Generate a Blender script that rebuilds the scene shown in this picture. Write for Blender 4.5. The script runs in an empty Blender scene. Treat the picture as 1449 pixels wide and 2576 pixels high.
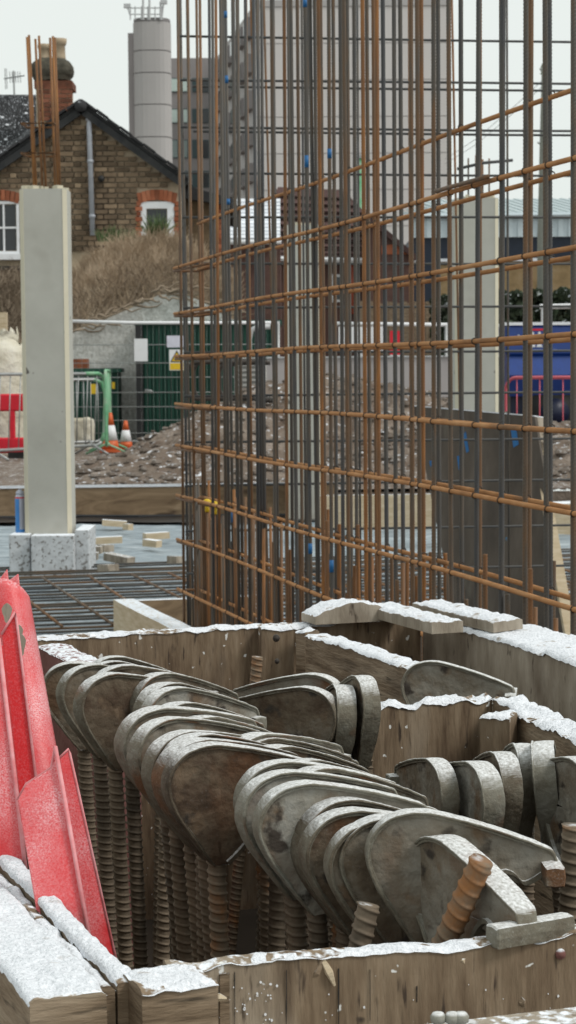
import bpy, math, random
from mathutils import Vector, Matrix, noise

random.seed(11)
SC = bpy.context.scene
COL = SC.collection
R = math.radians

# ------------------------------------------------------------------ camera
IW, IH, FPX = 1449.0, 2576.0, 5000.0          # picture frame used for measuring
CAM = Vector((0.0, 0.0, 1.30))
PITCH, ROLL = math.atan(348.0 / FPX), 0.008
_f = Vector((0, math.cos(PITCH), -math.sin(PITCH)))
_u0 = Vector((0, math.sin(PITCH), math.cos(PITCH)))
_r0 = Vector((1, 0, 0))
_r = _r0 * math.cos(ROLL) - _u0 * math.sin(ROLL)
_u = _u0 * math.cos(ROLL) + _r0 * math.sin(ROLL)
cam_data = bpy.data.cameras.new("camera")
cam = bpy.data.objects.new("camera", cam_data)
COL.objects.link(cam)
m = Matrix.Identity(4)
for i in range(3):
    m[i][0], m[i][1], m[i][2], m[i][3] = _r[i], _u[i], -_f[i], CAM[i]
cam.matrix_world = m
cam_data.sensor_fit = 'VERTICAL'
cam_data.sensor_height = 36.0
cam_data.lens = 36.0 * FPX / IH
cam_data.clip_start = 0.05
cam_data.clip_end = 3000.0
cam_data.dof.use_dof = True
cam_data.dof.focus_distance = 2.15
cam_data.dof.aperture_fstop = cam_data.lens / 2.3
SC.camera = cam

# ------------------------------------------------------------------ world, sun, exposure
world = bpy.data.worlds.new("World")
SC.world = world
world.use_nodes = True
wn, wl = world.node_tree.nodes, world.node_tree.links
wn.clear()
SUN_EL, SUN_AZ = R(48), R(112)                  # azimuth clockwise from +Y
sky = wn.new('ShaderNodeTexSky'); sky.sky_type = 'NISHITA'; sky.sun_disc = False
sky.sun_elevation = SUN_EL; sky.sun_rotation = SUN_AZ
sky.air_density = 1.0; sky.dust_density = 4.0; sky.ozone_density = 1.0
hs = wn.new('ShaderNodeHueSaturation'); hs.inputs['Saturation'].default_value = 0.12
wl.new(sky.outputs[0], hs.inputs['Color'])
mixc = wn.new('ShaderNodeMix'); mixc.data_type = 'RGBA'
mixc.inputs[0].default_value = 0.78
mixc.inputs[7].default_value = (9.8, 10.45, 10.05, 1)   # the even cloud layer
wl.new(hs.outputs[0], mixc.inputs[6])
bg = wn.new('ShaderNodeBackground'); bg.inputs[1].default_value = 0.092
wl.new(mixc.outputs[2], bg.inputs[0])
wo = wn.new('ShaderNodeOutputWorld'); wl.new(bg.outputs[0], wo.inputs[0])
sun_d = bpy.data.lights.new("sun", 'SUN'); sun_d.energy = 1.5; sun_d.angle = R(14); sun_d.color = (1.0, 0.96, 0.9)
sun = bpy.data.objects.new("sun", sun_d); COL.objects.link(sun)
sdir = Vector((math.sin(SUN_AZ) * math.cos(SUN_EL), math.cos(SUN_AZ) * math.cos(SUN_EL), math.sin(SUN_EL)))
sun.rotation_euler = sdir.to_track_quat('Z', 'Y').to_euler()
sun.location = (8, -8, 12)
SC.view_settings.view_transform = 'Standard'
SC.view_settings.look = 'None'
SC.view_settings.exposure = 0.1
SC.view_settings.gamma = 1.0

# ------------------------------------------------------------------ helpers
def ray(x, y):
    return _f + _r * ((x - IW / 2) / FPX) - _u * ((y - IH / 2) / FPX)
def U(x, y, d):
    return CAM + ray(x, y) * d
def UZ(x, y, z):
    k = ray(x, y)
    return CAM + k * ((z - CAM.z) / k.z)
def UY(x, y, Y):
    k = ray(x, y)
    return CAM + k * ((Y - CAM.y) / k.y)
def V(*a):
    return Vector(a)
def nz(p, s=1.0, o=0.0):
    return noise.noise(Vector((p[0] * s + o, p[1] * s - o, p[2] * s + 2 * o)))

class MB:
    def __init__(s): s.v, s.f = [], []
    def add(s, vs, fs):
        n = len(s.v); s.v += [Vector(p) for p in vs]; s.f += [tuple(i + n for i in q) for q in fs]; return s
    def hexa(s, p):
        return s.add(p, [(0, 3, 2, 1), (4, 5, 6, 7), (0, 1, 5, 4), (1, 2, 6, 5), (2, 3, 7, 6), (3, 0, 4, 7)])
    def obox(s, o, a, b, c):
        o, a, b, c = Vector(o), Vector(a), Vector(b), Vector(c)
        return s.hexa([o, o + a, o + a + b, o + b, o + c, o + a + c, o + a + b + c, o + b + c])
    def box(s, c, sz, rot=None):
        rot = rot or Matrix.Identity(3)
        a, b, e = rot @ V(sz[0], 0, 0), rot @ V(0, sz[1], 0), rot @ V(0, 0, sz[2])
        return s.obox(Vector(c) - (a + b + e) / 2, a, b, e)
    def prism(s, loop, ex):
        n = len(loop); ex = Vector(ex)
        vs = [Vector(p) for p in loop] + [Vector(p) + ex for p in loop]
        fs = [tuple(range(n - 1, -1, -1)), tuple(range(n, 2 * n))]
        fs += [(i, (i + 1) % n, (i + 1) % n + n, i + n) for i in range(n)]
        return s.add(vs, fs)
    def tube(s, path, r, n=8, caps=True, closed=False):
        path = [Vector(p) for p in path]; k = len(path)
        rs = r if isinstance(r, (list, tuple)) else [r] * k
        tang = []
        for i in range(k):
            if closed: t = path[(i + 1) % k] - path[i - 1]
            else: t = path[min(i + 1, k - 1)] - path[max(i - 1, 0)]
            tang.append(t.normalized())
        up = V(0, 0, 1) if abs(tang[0].z) < 0.9 else V(1, 0, 0)
        a = tang[0].cross(up).normalized()
        vs = []
        for i in range(k):
            a = (a - tang[i] * a.dot(tang[i]))
            a = a.normalized() if a.length > 1e-6 else tang[i].orthogonal().normalized()
            b = tang[i].cross(a)
            for j in range(n):
                w = 2 * math.pi * j / n
                vs.append(path[i] + (a * math.cos(w) + b * math.sin(w)) * rs[i])
        fs = []
        for i in range(k if closed else k - 1):
            i2 = (i + 1) % k
            for j in range(n):
                j2 = (j + 1) % n
                fs.append((i * n + j, i * n + j2, i2 * n + j2, i2 * n + j))
        if caps and not closed:
            fs.append(tuple(range(n - 1, -1, -1))); fs.append(tuple((k - 1) * n + j for j in range(n)))
        return s.add(vs, fs)
    def lathe(s, prof, c=(0, 0, 0), n=24):
        c = Vector(c); k = len(prof); vs = []
        for r, z in prof:
            for j in range(n):
                w = 2 * math.pi * j / n
                vs.append(c + V(r * math.cos(w), r * math.sin(w), z))
        fs = [(i * n + j, i * n + (j + 1) % n, (i + 1) * n + (j + 1) % n, (i + 1) * n + j) for i in range(k - 1) for j in range(n)]
        fs.append(tuple(range(n - 1, -1, -1))); fs.append(tuple((k - 1) * n + j for j in range(n)))
        return s.add(vs, fs)
    def grid(s, fn, nu, nv):
        vs = [fn(i / nu, j / nv) for i in range(nu + 1) for j in range(nv + 1)]
        fs = [(i * (nv + 1) + j, (i + 1) * (nv + 1) + j, (i + 1) * (nv + 1) + j + 1, i * (nv + 1) + j + 1) for i in range(nu) for j in range(nv)]
        return s.add(vs, fs)
    def mesh(s, name, org=(0, 0, 0), smooth=False):
        org = Vector(org)
        me = bpy.data.meshes.new(name)
        me.from_pydata([tuple(p - org) for p in s.v], [], s.f)
        me.validate()
        if smooth: me.polygons.foreach_set('use_smooth', [True] * len(me.polygons))
        me.update()
        return me

ORG = {}
def root(name, label, cat, loc, group=None, rot=None):
    o = bpy.data.objects.new(name, None); COL.objects.link(o)
    o.location = loc; o.empty_display_size = 0.05
    if rot: o.rotation_euler = rot
    tag(o, label, cat, group)
    ORG[o] = Vector(loc)
    return o
def tag(o, label=None, cat=None, group=None, kind=None):
    if label: o['label'] = label
    if cat: o['category'] = cat
    if group: o['group'] = group
    if kind: o['kind'] = kind
    return o
def link(name, me, mat, parent=None, loc=(0, 0, 0), rot=None):
    o = bpy.data.objects.new(name, me); COL.objects.link(o)
    if mat is not None and len(me.materials) == 0: me.materials.append(mat)
    o.location = loc
    if rot: o.rotation_euler = rot
    if parent: o.parent = parent
    return o
def part(name, mb, mat, parent, smooth=False, stuff=False):
    """a mesh in world coordinates, hung under its (unrotated) thing or part"""
    o = link(name, mb.mesh(name, ORG[parent], smooth), mat, parent)
    ORG[o] = ORG[parent]
    if stuff: o['kind'] = 'stuff'
    return o
def solo(name, mb, mat, label=None, cat=None, group=None, kind=None, smooth=False):
    xs = [p.x for p in mb.v]; ys = [p.y for p in mb.v]; zs = [p.z for p in mb.v]
    org = V((min(xs) + max(xs)) / 2, (min(ys) + max(ys)) / 2, min(zs))
    o = link(name, mb.mesh(name, org, smooth), mat, None, org)
    ORG[o] = org
    return tag(o, label, cat, group, kind)

# ------------------------------------------------------------------ materials
def lin(r, g, b):
    def c(x):
        x /= 255.0
        return x / 12.92 if x <= 0.04045 else ((x + 0.055) / 1.055) ** 2.4
    return (c(r), c(g), c(b), 1)
FROST = (0.80, 0.84, 0.90, 1)
def mat(name, cols, scale=6.0, stretch=(1, 1, 1), rough=0.8, bump=0.3, bscale=60.0, bdist=0.004, frost=0.0, fscale=90.0, fmin=0.35,
        fall=0.0, metal=0.0, spec=0.3, pos=None, byobj=False, rnd=0.0, detail=7.0, speck=None, coat=None, streak=None, frostcol=FROST, dist=0.0, fsoft=0.0):
    """noise-coloured surface; frost settles on up-facing faces (frost) or everywhere (fall)"""
    mt = bpy.data.materials.new(name); mt.use_nodes = True
    n, l = mt.node_tree.nodes, mt.node_tree.links
    bs = n['Principled BSDF']
    tc = n.new('ShaderNodeTexCoord'); mp = n.new('ShaderNodeMapping'); mp.inputs['Scale'].default_value = stretch
    oi = n.new('ShaderNodeObjectInfo')
    if rnd or byobj:
        sh = n.new('ShaderNodeVectorMath'); sh.operation = 'SCALE'; sh.inputs[0].default_value = (7, 5, 9); l.new(oi.outputs['Random'], sh.inputs['Scale'])
        ad = n.new('ShaderNodeVectorMath'); ad.operation = 'ADD'; l.new(tc.outputs['Object'], ad.inputs[0]); l.new(sh.outputs[0], ad.inputs[1])
        l.new(ad.outputs[0], mp.inputs[0]); base_vec = ad.outputs[0]
    else:
        l.new(tc.outputs['Object'], mp.inputs[0]); base_vec = tc.outputs['Object']
    nt = n.new('ShaderNodeTexNoise'); nt.inputs['Scale'].default_value = scale; nt.inputs['Detail'].default_value = detail
    nt.inputs['Roughness'].default_value = 0.62; nt.inputs['Distortion'].default_value = dist
    l.new(mp.outputs[0], nt.inputs['Vector'])
    fac = nt.outputs['Fac']
    if byobj:       # object colour red channel shifts the ramp (rust amount)
        sp = n.new('ShaderNodeSeparateColor'); l.new(oi.outputs['Color'], sp.inputs[0])
        ma = n.new('ShaderNodeMath'); ma.operation = 'MULTIPLY_ADD'; l.new(nt.outputs['Fac'], ma.inputs[0]); ma.inputs[1].default_value = 1.1; ma.inputs[2].default_value = -0.55
        mb_ = n.new('ShaderNodeMath'); mb_.operation = 'ADD'; l.new(ma.outputs[0], mb_.inputs[0]); l.new(sp.outputs[0], mb_.inputs[1]); fac = mb_.outputs[0]
    cr = n.new('ShaderNodeValToRGB'); el = cr.color_ramp.elements
    ps = pos or [0.3 + 0.42 * i / max(1, len(cols) - 1) for i in range(len(cols))]
    el[0].position, el[0].color = ps[0], cols[0]
    el[1].position, el[1].color = ps[-1], cols[-1]
    for p_, c_ in list(zip(ps, cols))[1:-1]:
        e = el.new(p_); e.color = c_
    l.new(fac, cr.inputs[0]); col = cr.outputs[0]
    if rnd:
        hv = n.new('ShaderNodeHueSaturation'); mr = n.new('ShaderNodeMapRange'); l.new(oi.outputs['Random'], mr.inputs[0])
        mr.inputs[3].default_value = 1 - rnd; mr.inputs[4].default_value = 1 + rnd
        l.new(mr.outputs[0], hv.inputs['Value']); l.new(col, hv.inputs['Color']); col = hv.outputs[0]
    def mixin(col, f_sock, c):
        mx = n.new('ShaderNodeMix'); mx.data_type = 'RGBA'; l.new(f_sock, mx.inputs[0]); l.new(col, mx.inputs[6])
        mx.inputs[7].default_value = c
        return mx.outputs[2]
    def mask(scale_, lo, hi, st=(1, 1, 1), det=5):
        m2 = n.new('ShaderNodeMapping'); m2.inputs['Scale'].default_value = st; l.new(base_vec, m2.inputs[0])
        q = n.new('ShaderNodeTexNoise'); q.inputs['Scale'].default_value = scale_; q.inputs['Detail'].default_value = det; l.new(m2.outputs[0], q.inputs['Vector'])
        r_ = n.new('ShaderNodeMapRange'); r_.inputs[1].default_value = lo; r_.inputs[2].default_value = hi; l.new(q.outputs['Fac'], r_.inputs[0])
        return r_.outputs[0]
    if streak:      # (colour, scale, stretch, lo, hi): stains with a shape of their own
        for c_, s_, st_, lo_, hi_ in streak: col = mixin(col, mask(s_, lo_, hi_, st_), c_)
    if speck:       # (colour, scale, lo, hi)
        for c_, s_, lo_, hi_ in speck: col = mixin(col, mask(s_, lo_, hi_, det=2), c_)
    rough_s = None
    if frost or fall:
        ge = n.new('ShaderNodeNewGeometry'); sx = n.new('ShaderNodeSeparateXYZ'); l.new(ge.outputs['Normal'], sx.inputs[0])
        mr = n.new('ShaderNodeMapRange'); mr.inputs[1].default_value = fmin; mr.inputs[2].default_value = fmin + 0.35; l.new(sx.outputs['Z'], mr.inputs[0])
        ms = mask(fscale, 0.62 - 0.4 * frost - fsoft, 0.72 - 0.3 * frost + fsoft)
        mu = n.new('ShaderNodeMath'); mu.operation = 'MULTIPLY'; l.new(mr.outputs[0], mu.inputs[0]); l.new(ms, mu.inputs[1])
        fo = mu.outputs[0]
        if fall:
            m3 = mask(fscale * 1.6, 0.62 - 0.36 * fall, 0.90 - 0.2 * fall)
            m4 = mask(fscale * 0.035, 0.32, 0.72)
            mm = n.new('ShaderNodeMath'); mm.operation = 'MULTIPLY'; l.new(m3, mm.inputs[0]); l.new(m4, mm.inputs[1])
            m5 = n.new('ShaderNodeMath'); m5.operation = 'MULTIPLY'; l.new(mm.outputs[0], m5.inputs[0]); m5.inputs[1].default_value = min(1.0, fall)
            mx_ = n.new('ShaderNodeMath'); mx_.operation = 'MAXIMUM'; l.new(fo, mx_.inputs[0]); l.new(m5.outputs[0], mx_.inputs[1]); fo = mx_.outputs[0]
        col = mixin(col, fo, frostcol)
    l.new(col, bs.inputs['Base Color'])
    bs.inputs['Roughness'].default_value = rough; bs.inputs['Metallic'].default_value = metal
    bs.inputs['Specular IOR Level'].default_value = spec
    if bump:
        bn = n.new('ShaderNodeTexNoise'); bn.inputs['Scale'].default_value = bscale; bn.inputs['Detail'].default_value = 5; l.new(mp.outputs[0], bn.inputs['Vector'])
        bu = n.new('ShaderNodeBump'); bu.inputs['Strength'].default_value = bump; bu.inputs['Distance'].default_value = bdist
        l.new(bn.outputs['Fac'], bu.inputs['Height']); l.new(bu.outputs[0], bs.inputs['Normal'])
    return mt
def plain(name, c, rough=0.6, metal=0.0, spec=0.4, var=0.12, scale=9.0, bump=0.0, **k):
    a = tuple(x * (1 - var) for x in c[:3]) + (1,); b = tuple(min(1, x * (1 + var)) for x in c[:3]) + (1,)
    return mat(name, [a, b], scale=scale, rough=rough, metal=metal, spec=spec, bump=bump, **k)

M = {}
g = lambda r, gg, b: (r, gg, b, 1)
M['rebar'] = mat('rebar_steel', [g(.058, .060, .064), g(.088, .078, .066), g(.13, .080, .046), g(.20, .092, .036), g(.32, .138, .038)], pos=[0.10, .34, .54, .78, 1.02],
                 scale=7, stretch=(6, 6, .7), rough=.62, bump=.15, bscale=120, byobj=True, metal=.1, spec=.4)
M['tierod'] = mat('thread_bar_steel', [g(.075, .06, .045), g(.145, .112, .08), g(.20, .155, .11), g(.27, .125, .05), g(.33, .135, .04)], pos=[.1, .38, .6, .82, 1.02],
                  scale=26, rough=.75, bump=.35, bscale=160, bdist=.001, byobj=True, metal=.15, frost=.55, fmin=.8, fscale=160)
M['ring'] = mat('rusty_link_bar', [g(.26, .122, .046), g(.39, .185, .070), g(.46, .25, .115)], scale=9, rough=.8, bump=.2, bscale=180, bdist=.001,
                streak=[(g(.16, .085, .04), 3.0, (1, 1, 1), .60, .74)])
M['darkbar'] = mat('dark_bar', [g(.055, .057, .060), g(.09, .088, .085)], scale=8, rough=.6, metal=.2, bump=0)
M['tie'] = plain('tie_wire_steel', g(.04, .032, .026), rough=.7)
M['bluepaint'] = plain('blue_paint', g(.012, .12, .32), rough=.5)
M['cast'] = mat('cast_iron', [g(.026, .017, .012), g(.082, .054, .035), g(.138, .106, .073), g(.19, .163, .127), g(.255, .24, .205), g(.36, .355, .33)], pos=[.08, .27, .43, .58, .78, 1.05], scale=20, rough=.8, bump=1.0, bscale=85, bdist=.003, byobj=True,
                frost=.5, fscale=260, fmin=.4, fall=.12, fsoft=.1, streak=[(g(.12, .055, .025), 11, (1, 1, .5), .56, .7), (g(.16, .11, .07), 24, (1, 1, 1), .58, .68), (g(.05, .04, .032), 33, (1, 1, 1), .6, .68)])
M['castrim'] = mat('cast_iron_frosted_rim', [g(.05, .036, .024), g(.11, .088, .062), g(.17, .155, .12), g(.25, .245, .21)], pos=[.08, .35, .62, 1.0], scale=34, rough=.82, bump=.9, bscale=140, bdist=.002, byobj=True,
                   frost=.78, fscale=300, fmin=.5, fall=.22, fsoft=.2, streak=[(g(.14, .07, .035), 14, (1, 1, 1), .6, .7)], frostcol=(.76, .77, .78, 1))  # settled frost, whitened further to paint highlights on the flange tops
M['castedge'] = mat('frosted_cast_edge', [g(.10, .085, .065), g(.20, .185, .155), g(.36, .355, .335)], scale=90, rough=.9, bump=0, pos=[.3, .45, .6])
M['wood'] = mat('weathered_plywood', [g(.092, .060, .037), g(.16, .112, .071), g(.215, .157, .103), g(.275, .21, .145)], scale=9, stretch=(7, 7, 1.1), rough=.85, bump=.6, bscale=24, bdist=.004,
                streak=[(g(.33, .275, .21), 4, (3, 3, 1.2), .54, .76), (g(.075, .052, .036), 6, (3, 3, .8), .58, .78), (g(.055, .038, .027), 60, (2.5, 2.5, .35), .62, .72), (g(.13, .05, .025), 9, (2, 2, .7), .68, .78)], speck=[(g(.70, .70, .68), 75, .70, .725), (g(.03, .022, .018), 26, .70, .735)], frost=.45, fscale=110, fmin=.5)
M['woodh'] = mat('weathered_board_long_grain', [g(.12, .083, .052), g(.20, .145, .095), g(.28, .215, .15), g(.36, .29, .21)], scale=5, stretch=(1.5, 1.5, 10), rough=.85, bump=.6, bscale=24, bdist=.004,
                 streak=[(g(.09, .066, .046), 6, (1, 1, 6), .58, .76), (g(.06, .045, .03), 14, (1, 1, 8), .62, .72)], frost=.45, fscale=110, fmin=.5)
M['woodgrey'] = mat('grey_weathered_board', [g(.21, .172, .13), g(.31, .265, .21), g(.41, .36, .295)], scale=6, stretch=(5, 5, 1.4), rough=.88, bump=.6, bscale=24, bdist=.004,
                    streak=[(g(.16, .125, .092), 5, (2, 2, 1.2), .55, .75), (g(.08, .06, .045), 40, (2, 2, .7), .63, .73), (g(.26, .07, .04), 5, (3, 3, .5), .69, .78)], frost=.4, fscale=110, fmin=.5)
M['woodred'] = mat('reddish_board', [g(.14, .06, .05), g(.20, .09, .08), g(.26, .15, .13)], scale=9, rough=.85, bump=.5, frost=.55, fscale=110, fmin=.4)
M['frost'] = mat('hoar_frost', [g(.58, .60, .64), g(.72, .745, .79), g(.86, .88, .93)], scale=210, rough=.95, bump=1.0, bscale=300, bdist=.004, spec=.15, pos=[.28, .42, .62], speck=[(g(.36, .31, .26), 42, .64, .78)])
M['newwood'] = mat('pale_sawn_timber', [g(.42, .33, .21), g(.52, .42, .29), g(.60, .51, .38)], scale=4, stretch=(2, 2, 12), rough=.8, bump=.2, frost=.85, fscale=60, fmin=.6)
M['brownwood'] = mat('brown_timber_board', [g(.13, .085, .05), g(.24, .165, .10), g(.33, .24, .155)], scale=1.6, stretch=(1.2, 1.2, 5), rough=.85, bump=.3, dist=1.8, frost=.95, fscale=40, fmin=.6,
                     streak=[(g(.07, .045, .03), 2.4, (1, 1, 3), .57, .68)])
M['red'] = mat('frosted_red_paint', [g(.50, .012, .018), g(.62, .020, .026), g(.66, .035, .04)], scale=8, rough=.45, bump=.5, bscale=190, bdist=.0015, spec=.4, frost=.35, fscale=420, fmin=.4, fall=.95, fsoft=.15,
               frostcol=(.80, .52, .55, 1))
M['redclean'] = mat('red_paint', [g(.52, .012, .016), g(.62, .020, .024)], scale=8, rough=.4, bump=.4, bscale=190, bdist=.0015, spec=.4, fall=.45, fscale=330, frostcol=(.74, .36, .40, 1))
M['rededge'] = mat('frosted_red_edge', [g(.62, .16, .17), g(.72, .36, .38)], scale=60, rough=.7, bump=.4, bscale=300, bdist=.001)
M['conc'] = mat('site_concrete', [g(.355, .345, .305), g(.41, .40, .358), g(.455, .445, .40)], scale=2.2, rough=.85, bump=.1, bscale=30, speck=[(g(.12, .11, .10), 9, .735, .76), (g(.30, .28, .24), 3, .62, .8)])
M['concedge'] = mat('pale_concrete_edge', [g(.52, .48, .37), g(.60, .55, .43)], scale=3, rough=.85, bump=0)
M['block'] = mat('aggregate_block', [g(.40, .41, .42), g(.50, .515, .53), g(.58, .595, .615)], scale=20, rough=.9, bump=.4, bscale=50, bdist=.006, frost=.85, fmin=.5, fscale=20, speck=[(g(.20, .19, .18), 42, .56, .64)])
M['mud'] = mat('site_soil', [g(.085, .06, .046), g(.14, .105, .082), g(.20, .16, .13), g(.28, .235, .205)], scale=3.2, rough=.95, bump=.8, bscale=14, bdist=.05, frost=.06, fscale=16, fmin=.5, detail=10)
M['stone'] = mat('rubble_stone', [g(.13, .10, .08), g(.22, .18, .15), g(.33, .29, .26)], scale=5, rough=.92, bump=.4, bscale=20, rnd=.35, frost=.12, fscale=20, fmin=.5)
M['poly'] = mat('blue_polythene', [g(.11, .145, .175), g(.25, .305, .345), g(.45, .51, .55)], scale=3.2, stretch=(1, 3.2, 1), rough=.38, bump=.8, bscale=7, bdist=.03, spec=.5)
M['blackpoly'] = plain('black_polythene', g(.012, .013, .016), rough=.35, spec=.5, bump=.5, bscale=9, bdist=.03)
M['tower'] = mat('tower_concrete', [g(.355, .342, .338), g(.40, .386, .382), g(.44, .425, .42)], scale=.16, stretch=(1, 1, .35), rough=.9, bump=0)
M['towerfront'] = mat('tower_end_panel', [g(.52, .495, .485), g(.57, .545, .535), g(.61, .585, .575)], scale=.16, stretch=(1, 1, .35), rough=.9, bump=0)
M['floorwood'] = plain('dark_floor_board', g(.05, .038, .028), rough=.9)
M['towerdark'] = plain('tower_joint', g(.20, .19, .19), rough=.9)
M['wingconc'] = plain('wing_concrete', g(.27, .25, .25), rough=.9, scale=.3)
M['glassdark'] = plain('dark_window_glass', g(.018, .021, .024), rough=.12, spec=.6)
M['glasspale'] = plain('pale_window_glass', g(.50, .60, .56), rough=.15, spec=.6)  # pale green colour stands for panes that look lit
M['glassteal'] = plain('teal_window_frame', g(.03, .06, .065), rough=.3)
M['brick'] = mat('stock_brick', [g(.09, .064, .042), g(.165, .118, .077), g(.25, .185, .122)], scale=2.2, rough=.92, bump=.3, bscale=50, rnd=.38)
M['brickstuff'] = mat('stock_brick_run', [g(.075, .053, .034), g(.14, .10, .063), g(.21, .155, .10)], scale=6, rough=.92, bump=.3, bscale=50)
M['redbrick'] = mat('red_brick', [g(.20, .062, .030), g(.29, .098, .050), g(.36, .15, .085)], scale=3, rough=.9, bump=.3, bscale=50, rnd=.3)
M['mortar'] = mat('lime_mortar', [g(.40, .32, .22), g(.50, .41, .30), g(.56, .475, .36)], scale=2.5, rough=.95, bump=.2, bscale=60, streak=[(g(.09, .075, .06), .9, (1.6, 1, .25), .57, .72)])
M['chimbrick'] = mat('old_chimney_brick', [g(.09, .045, .03), g(.20, .075, .045), g(.28, .12, .075)], scale=6, rough=.95, bump=.4, bscale=30, rnd=.35)
M['moss'] = mat('mossy_mortar_cap', [g(.040, .036, .028), g(.075, .068, .052), g(.13, .12, .095)], scale=8, rough=.97, bump=.7, bscale=30, bdist=.02, speck=[(g(.14, .14, .06), 16, .68, .74)])
M['pot'] = mat('clay_chimney_pot', [g(.33, .25, .17), g(.44, .36, .26)], scale=9, rough=.9, bump=.2)
M['slate'] = mat('dark_roof_tile', [g(.020, .021, .023), g(.045, .045, .048)], scale=6, rough=.8, bump=.3, rnd=.3, frost=.08, fscale=20, fmin=.3)
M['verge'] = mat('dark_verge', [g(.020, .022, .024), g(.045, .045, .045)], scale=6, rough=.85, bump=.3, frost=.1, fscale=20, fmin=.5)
M['frosttile'] = mat('frosted_roof_tile', [g(.62, .65, .70), g(.76, .79, .84)], scale=3, rough=.9, bump=0, rnd=.1)
M['maroon'] = mat('maroon_tile_roof', [g(.060, .034, .032), g(.10, .058, .052)], scale=3, rough=.9, bump=.2, rnd=.12)
M['maroonwall'] = mat('brown_brick_wall', [g(.085, .048, .042), g(.13, .075, .062)], scale=5, rough=.9, bump=.3, bscale=20)
M['white'] = plain('white_paint', g(.74, .75, .77), rough=.5, var=.05)
M['galv'] = plain('galvanised_tube', g(.34, .35, .35), rough=.45, metal=.5)
M['lightgrey'] = plain('light_grey_plastic', g(.46, .47, .48), rough=.5)
M['pipegrey'] = plain('grey_downpipe', g(.36, .38, .42), rough=.5)
M['greensteel'] = mat('dark_green_steel', [g(.010, .055, .038), g(.016, .075, .052)], scale=3, rough=.55, bump=0)
M['greentube'] = mat('green_painted_tube', [g(.10, .34, .17), g(.20, .44, .26), g(.36, .42, .34)], scale=5, rough=.5, bump=0)
M['render'] = mat('roughcast_render', [g(.36, .345, .31), g(.62, .61, .58), g(.80, .795, .775)], scale=9, rough=.95, bump=.35, bscale=24, bdist=.02, dist=2.2)
M['grass'] = mat('dry_grass', [g(.32, .24, .165), g(.50, .385, .275), g(.66, .54, .41)], scale=1.6, rough=.9, bump=0)
M['twig'] = mat('bare_twigs', [g(.19, .145, .105), g(.34, .27, .20)], scale=2, rough=.9, bump=0)
M['leaf'] = mat('spiky_leaf', [g(.06, .095, .035), g(.11, .16, .065), g(.24, .27, .14)], scale=3, rough=.6, bump=0)
M['hedge'] = mat('hedge_leaf', [g(.022, .035, .02), g(.05, .07, .04), g(.12, .14, .11)], scale=3, rough=.8, bump=0, frost=.3, fscale=5)
M['orange'] = plain('cone_orange', g(.62, .12, .035), rough=.5)
M['barrierred'] = plain('red_barrier_plastic', g(.62, .012, .03), rough=.4)
M['bag'] = mat('woven_bag', [g(.48, .43, .33), g(.62, .58, .48), g(.72, .69, .62)], scale=3, rough=.85, bump=.8, bscale=8, bdist=.05)
M['yellow'] = plain('warning_yellow', g(.72, .48, .02), rough=.5)
M['black'] = plain('black_print', g(.015, .015, .015), rough=.6)
M['lilac'] = plain('pale_notice', g(.62, .62, .72), rough=.6)
M['plypanel'] = mat('dark_shutter_plywood', [g(.055, .043, .034), g(.095, .076, .06), g(.145, .12, .098)], scale=2.5, stretch=(3, 3, .7), rough=.55, bump=.3, bscale=12,
                    streak=[(g(.14, .125, .10), 4, (3, 3, .6), .64, .78), (g(.03, .22, .42), 6.5, (2.2, 2.2, .8), .705, .73)])
M['greybeam'] = mat('grey_upstand', [g(.31, .285, .285), g(.37, .345, .345), g(.43, .40, .395)], scale=1.1, stretch=(2, 2, .5), rough=.7, bump=.05)
M['truckblue'] = plain('truck_blue', g(.008, .042, .22), rough=.3, spec=.6)
M['truckdark'] = plain('truck_dark_blue', g(.006, .010, .035), rough=.4)
M['pink'] = plain('pink_red_rail', g(.62, .12, .16), rough=.5)
M['shedwhite'] = plain('pale_blue_cladding', g(.50, .58, .62), rough=.5, var=.05)
M['shedroof'] = plain('shed_roof', g(.40, .47, .49), rough=.5, var=.08)
M['navy'] = plain('navy_cladding', g(.008, .015, .030), rough=.5)
M['tanbrick'] = mat('tan_brick_wall', [g(.18, .125, .065), g(.27, .19, .10), g(.33, .25, .16)], scale=3, rough=.95, bump=.3)
M['pole'] = plain('concrete_pole', g(.24, .25, .22), rough=.9)
M['canblue'] = plain('spray_can_blue', g(.05, .22, .55), rough=.4)
M['cangrey'] = plain('spray_can_grey', g(.42, .43, .50), rough=.35, metal=.2)
M['tank'] = plain('grey_tank_plastic', g(.36, .355, .34), rough=.6, var=.12)

# ================================================================== SETTING
GZ = 0.26                                        # level of the ground beyond the slab edge
GR, GF = V(.967, .2545, 0), V(-.2545, .967, 0)   # directions of the site grid

def ground_fn(u, v):
    x = -9 + 18 * u; y = -1.0 + 18.6 * v
    return V(x, y, -.04 + .02 * nz((x, y, 0), 1.3))
solo('slab_ground', MB().grid(ground_fn, 40, 40), M['mud'], kind='structure')
mb = MB()
ys = [17.66, 18, 18.5, 19, 20, 21, 22, 23, 24, 25, 26, 27, 28, 29, 30, 32, 36, 45, 70, 120, 260, 900]
xs = [-400, -120, -40, -16, -8, -6] + [-5 + .5 * i for i in range(21)] + [6, 8, 16, 40, 120, 400]
vs = [V(x, y, GZ + (.05 * nz((x, y, 3), .9) if y < 30 else 0)) for x in xs for y in ys]
n_ = len(ys)
fs = [(i * n_ + j, (i + 1) * n_ + j, (i + 1) * n_ + j + 1, i * n_ + j + 1) for i in range(len(xs) - 1) for j in range(n_ - 1)]
mb.add(vs, fs)
mb.add([V(-400, 17.66, GZ - .02), V(400, 17.66, GZ - .02), V(400, 17.66, -.1), V(-400, 17.66, -.1)], [(0, 1, 2, 3)])
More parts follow.
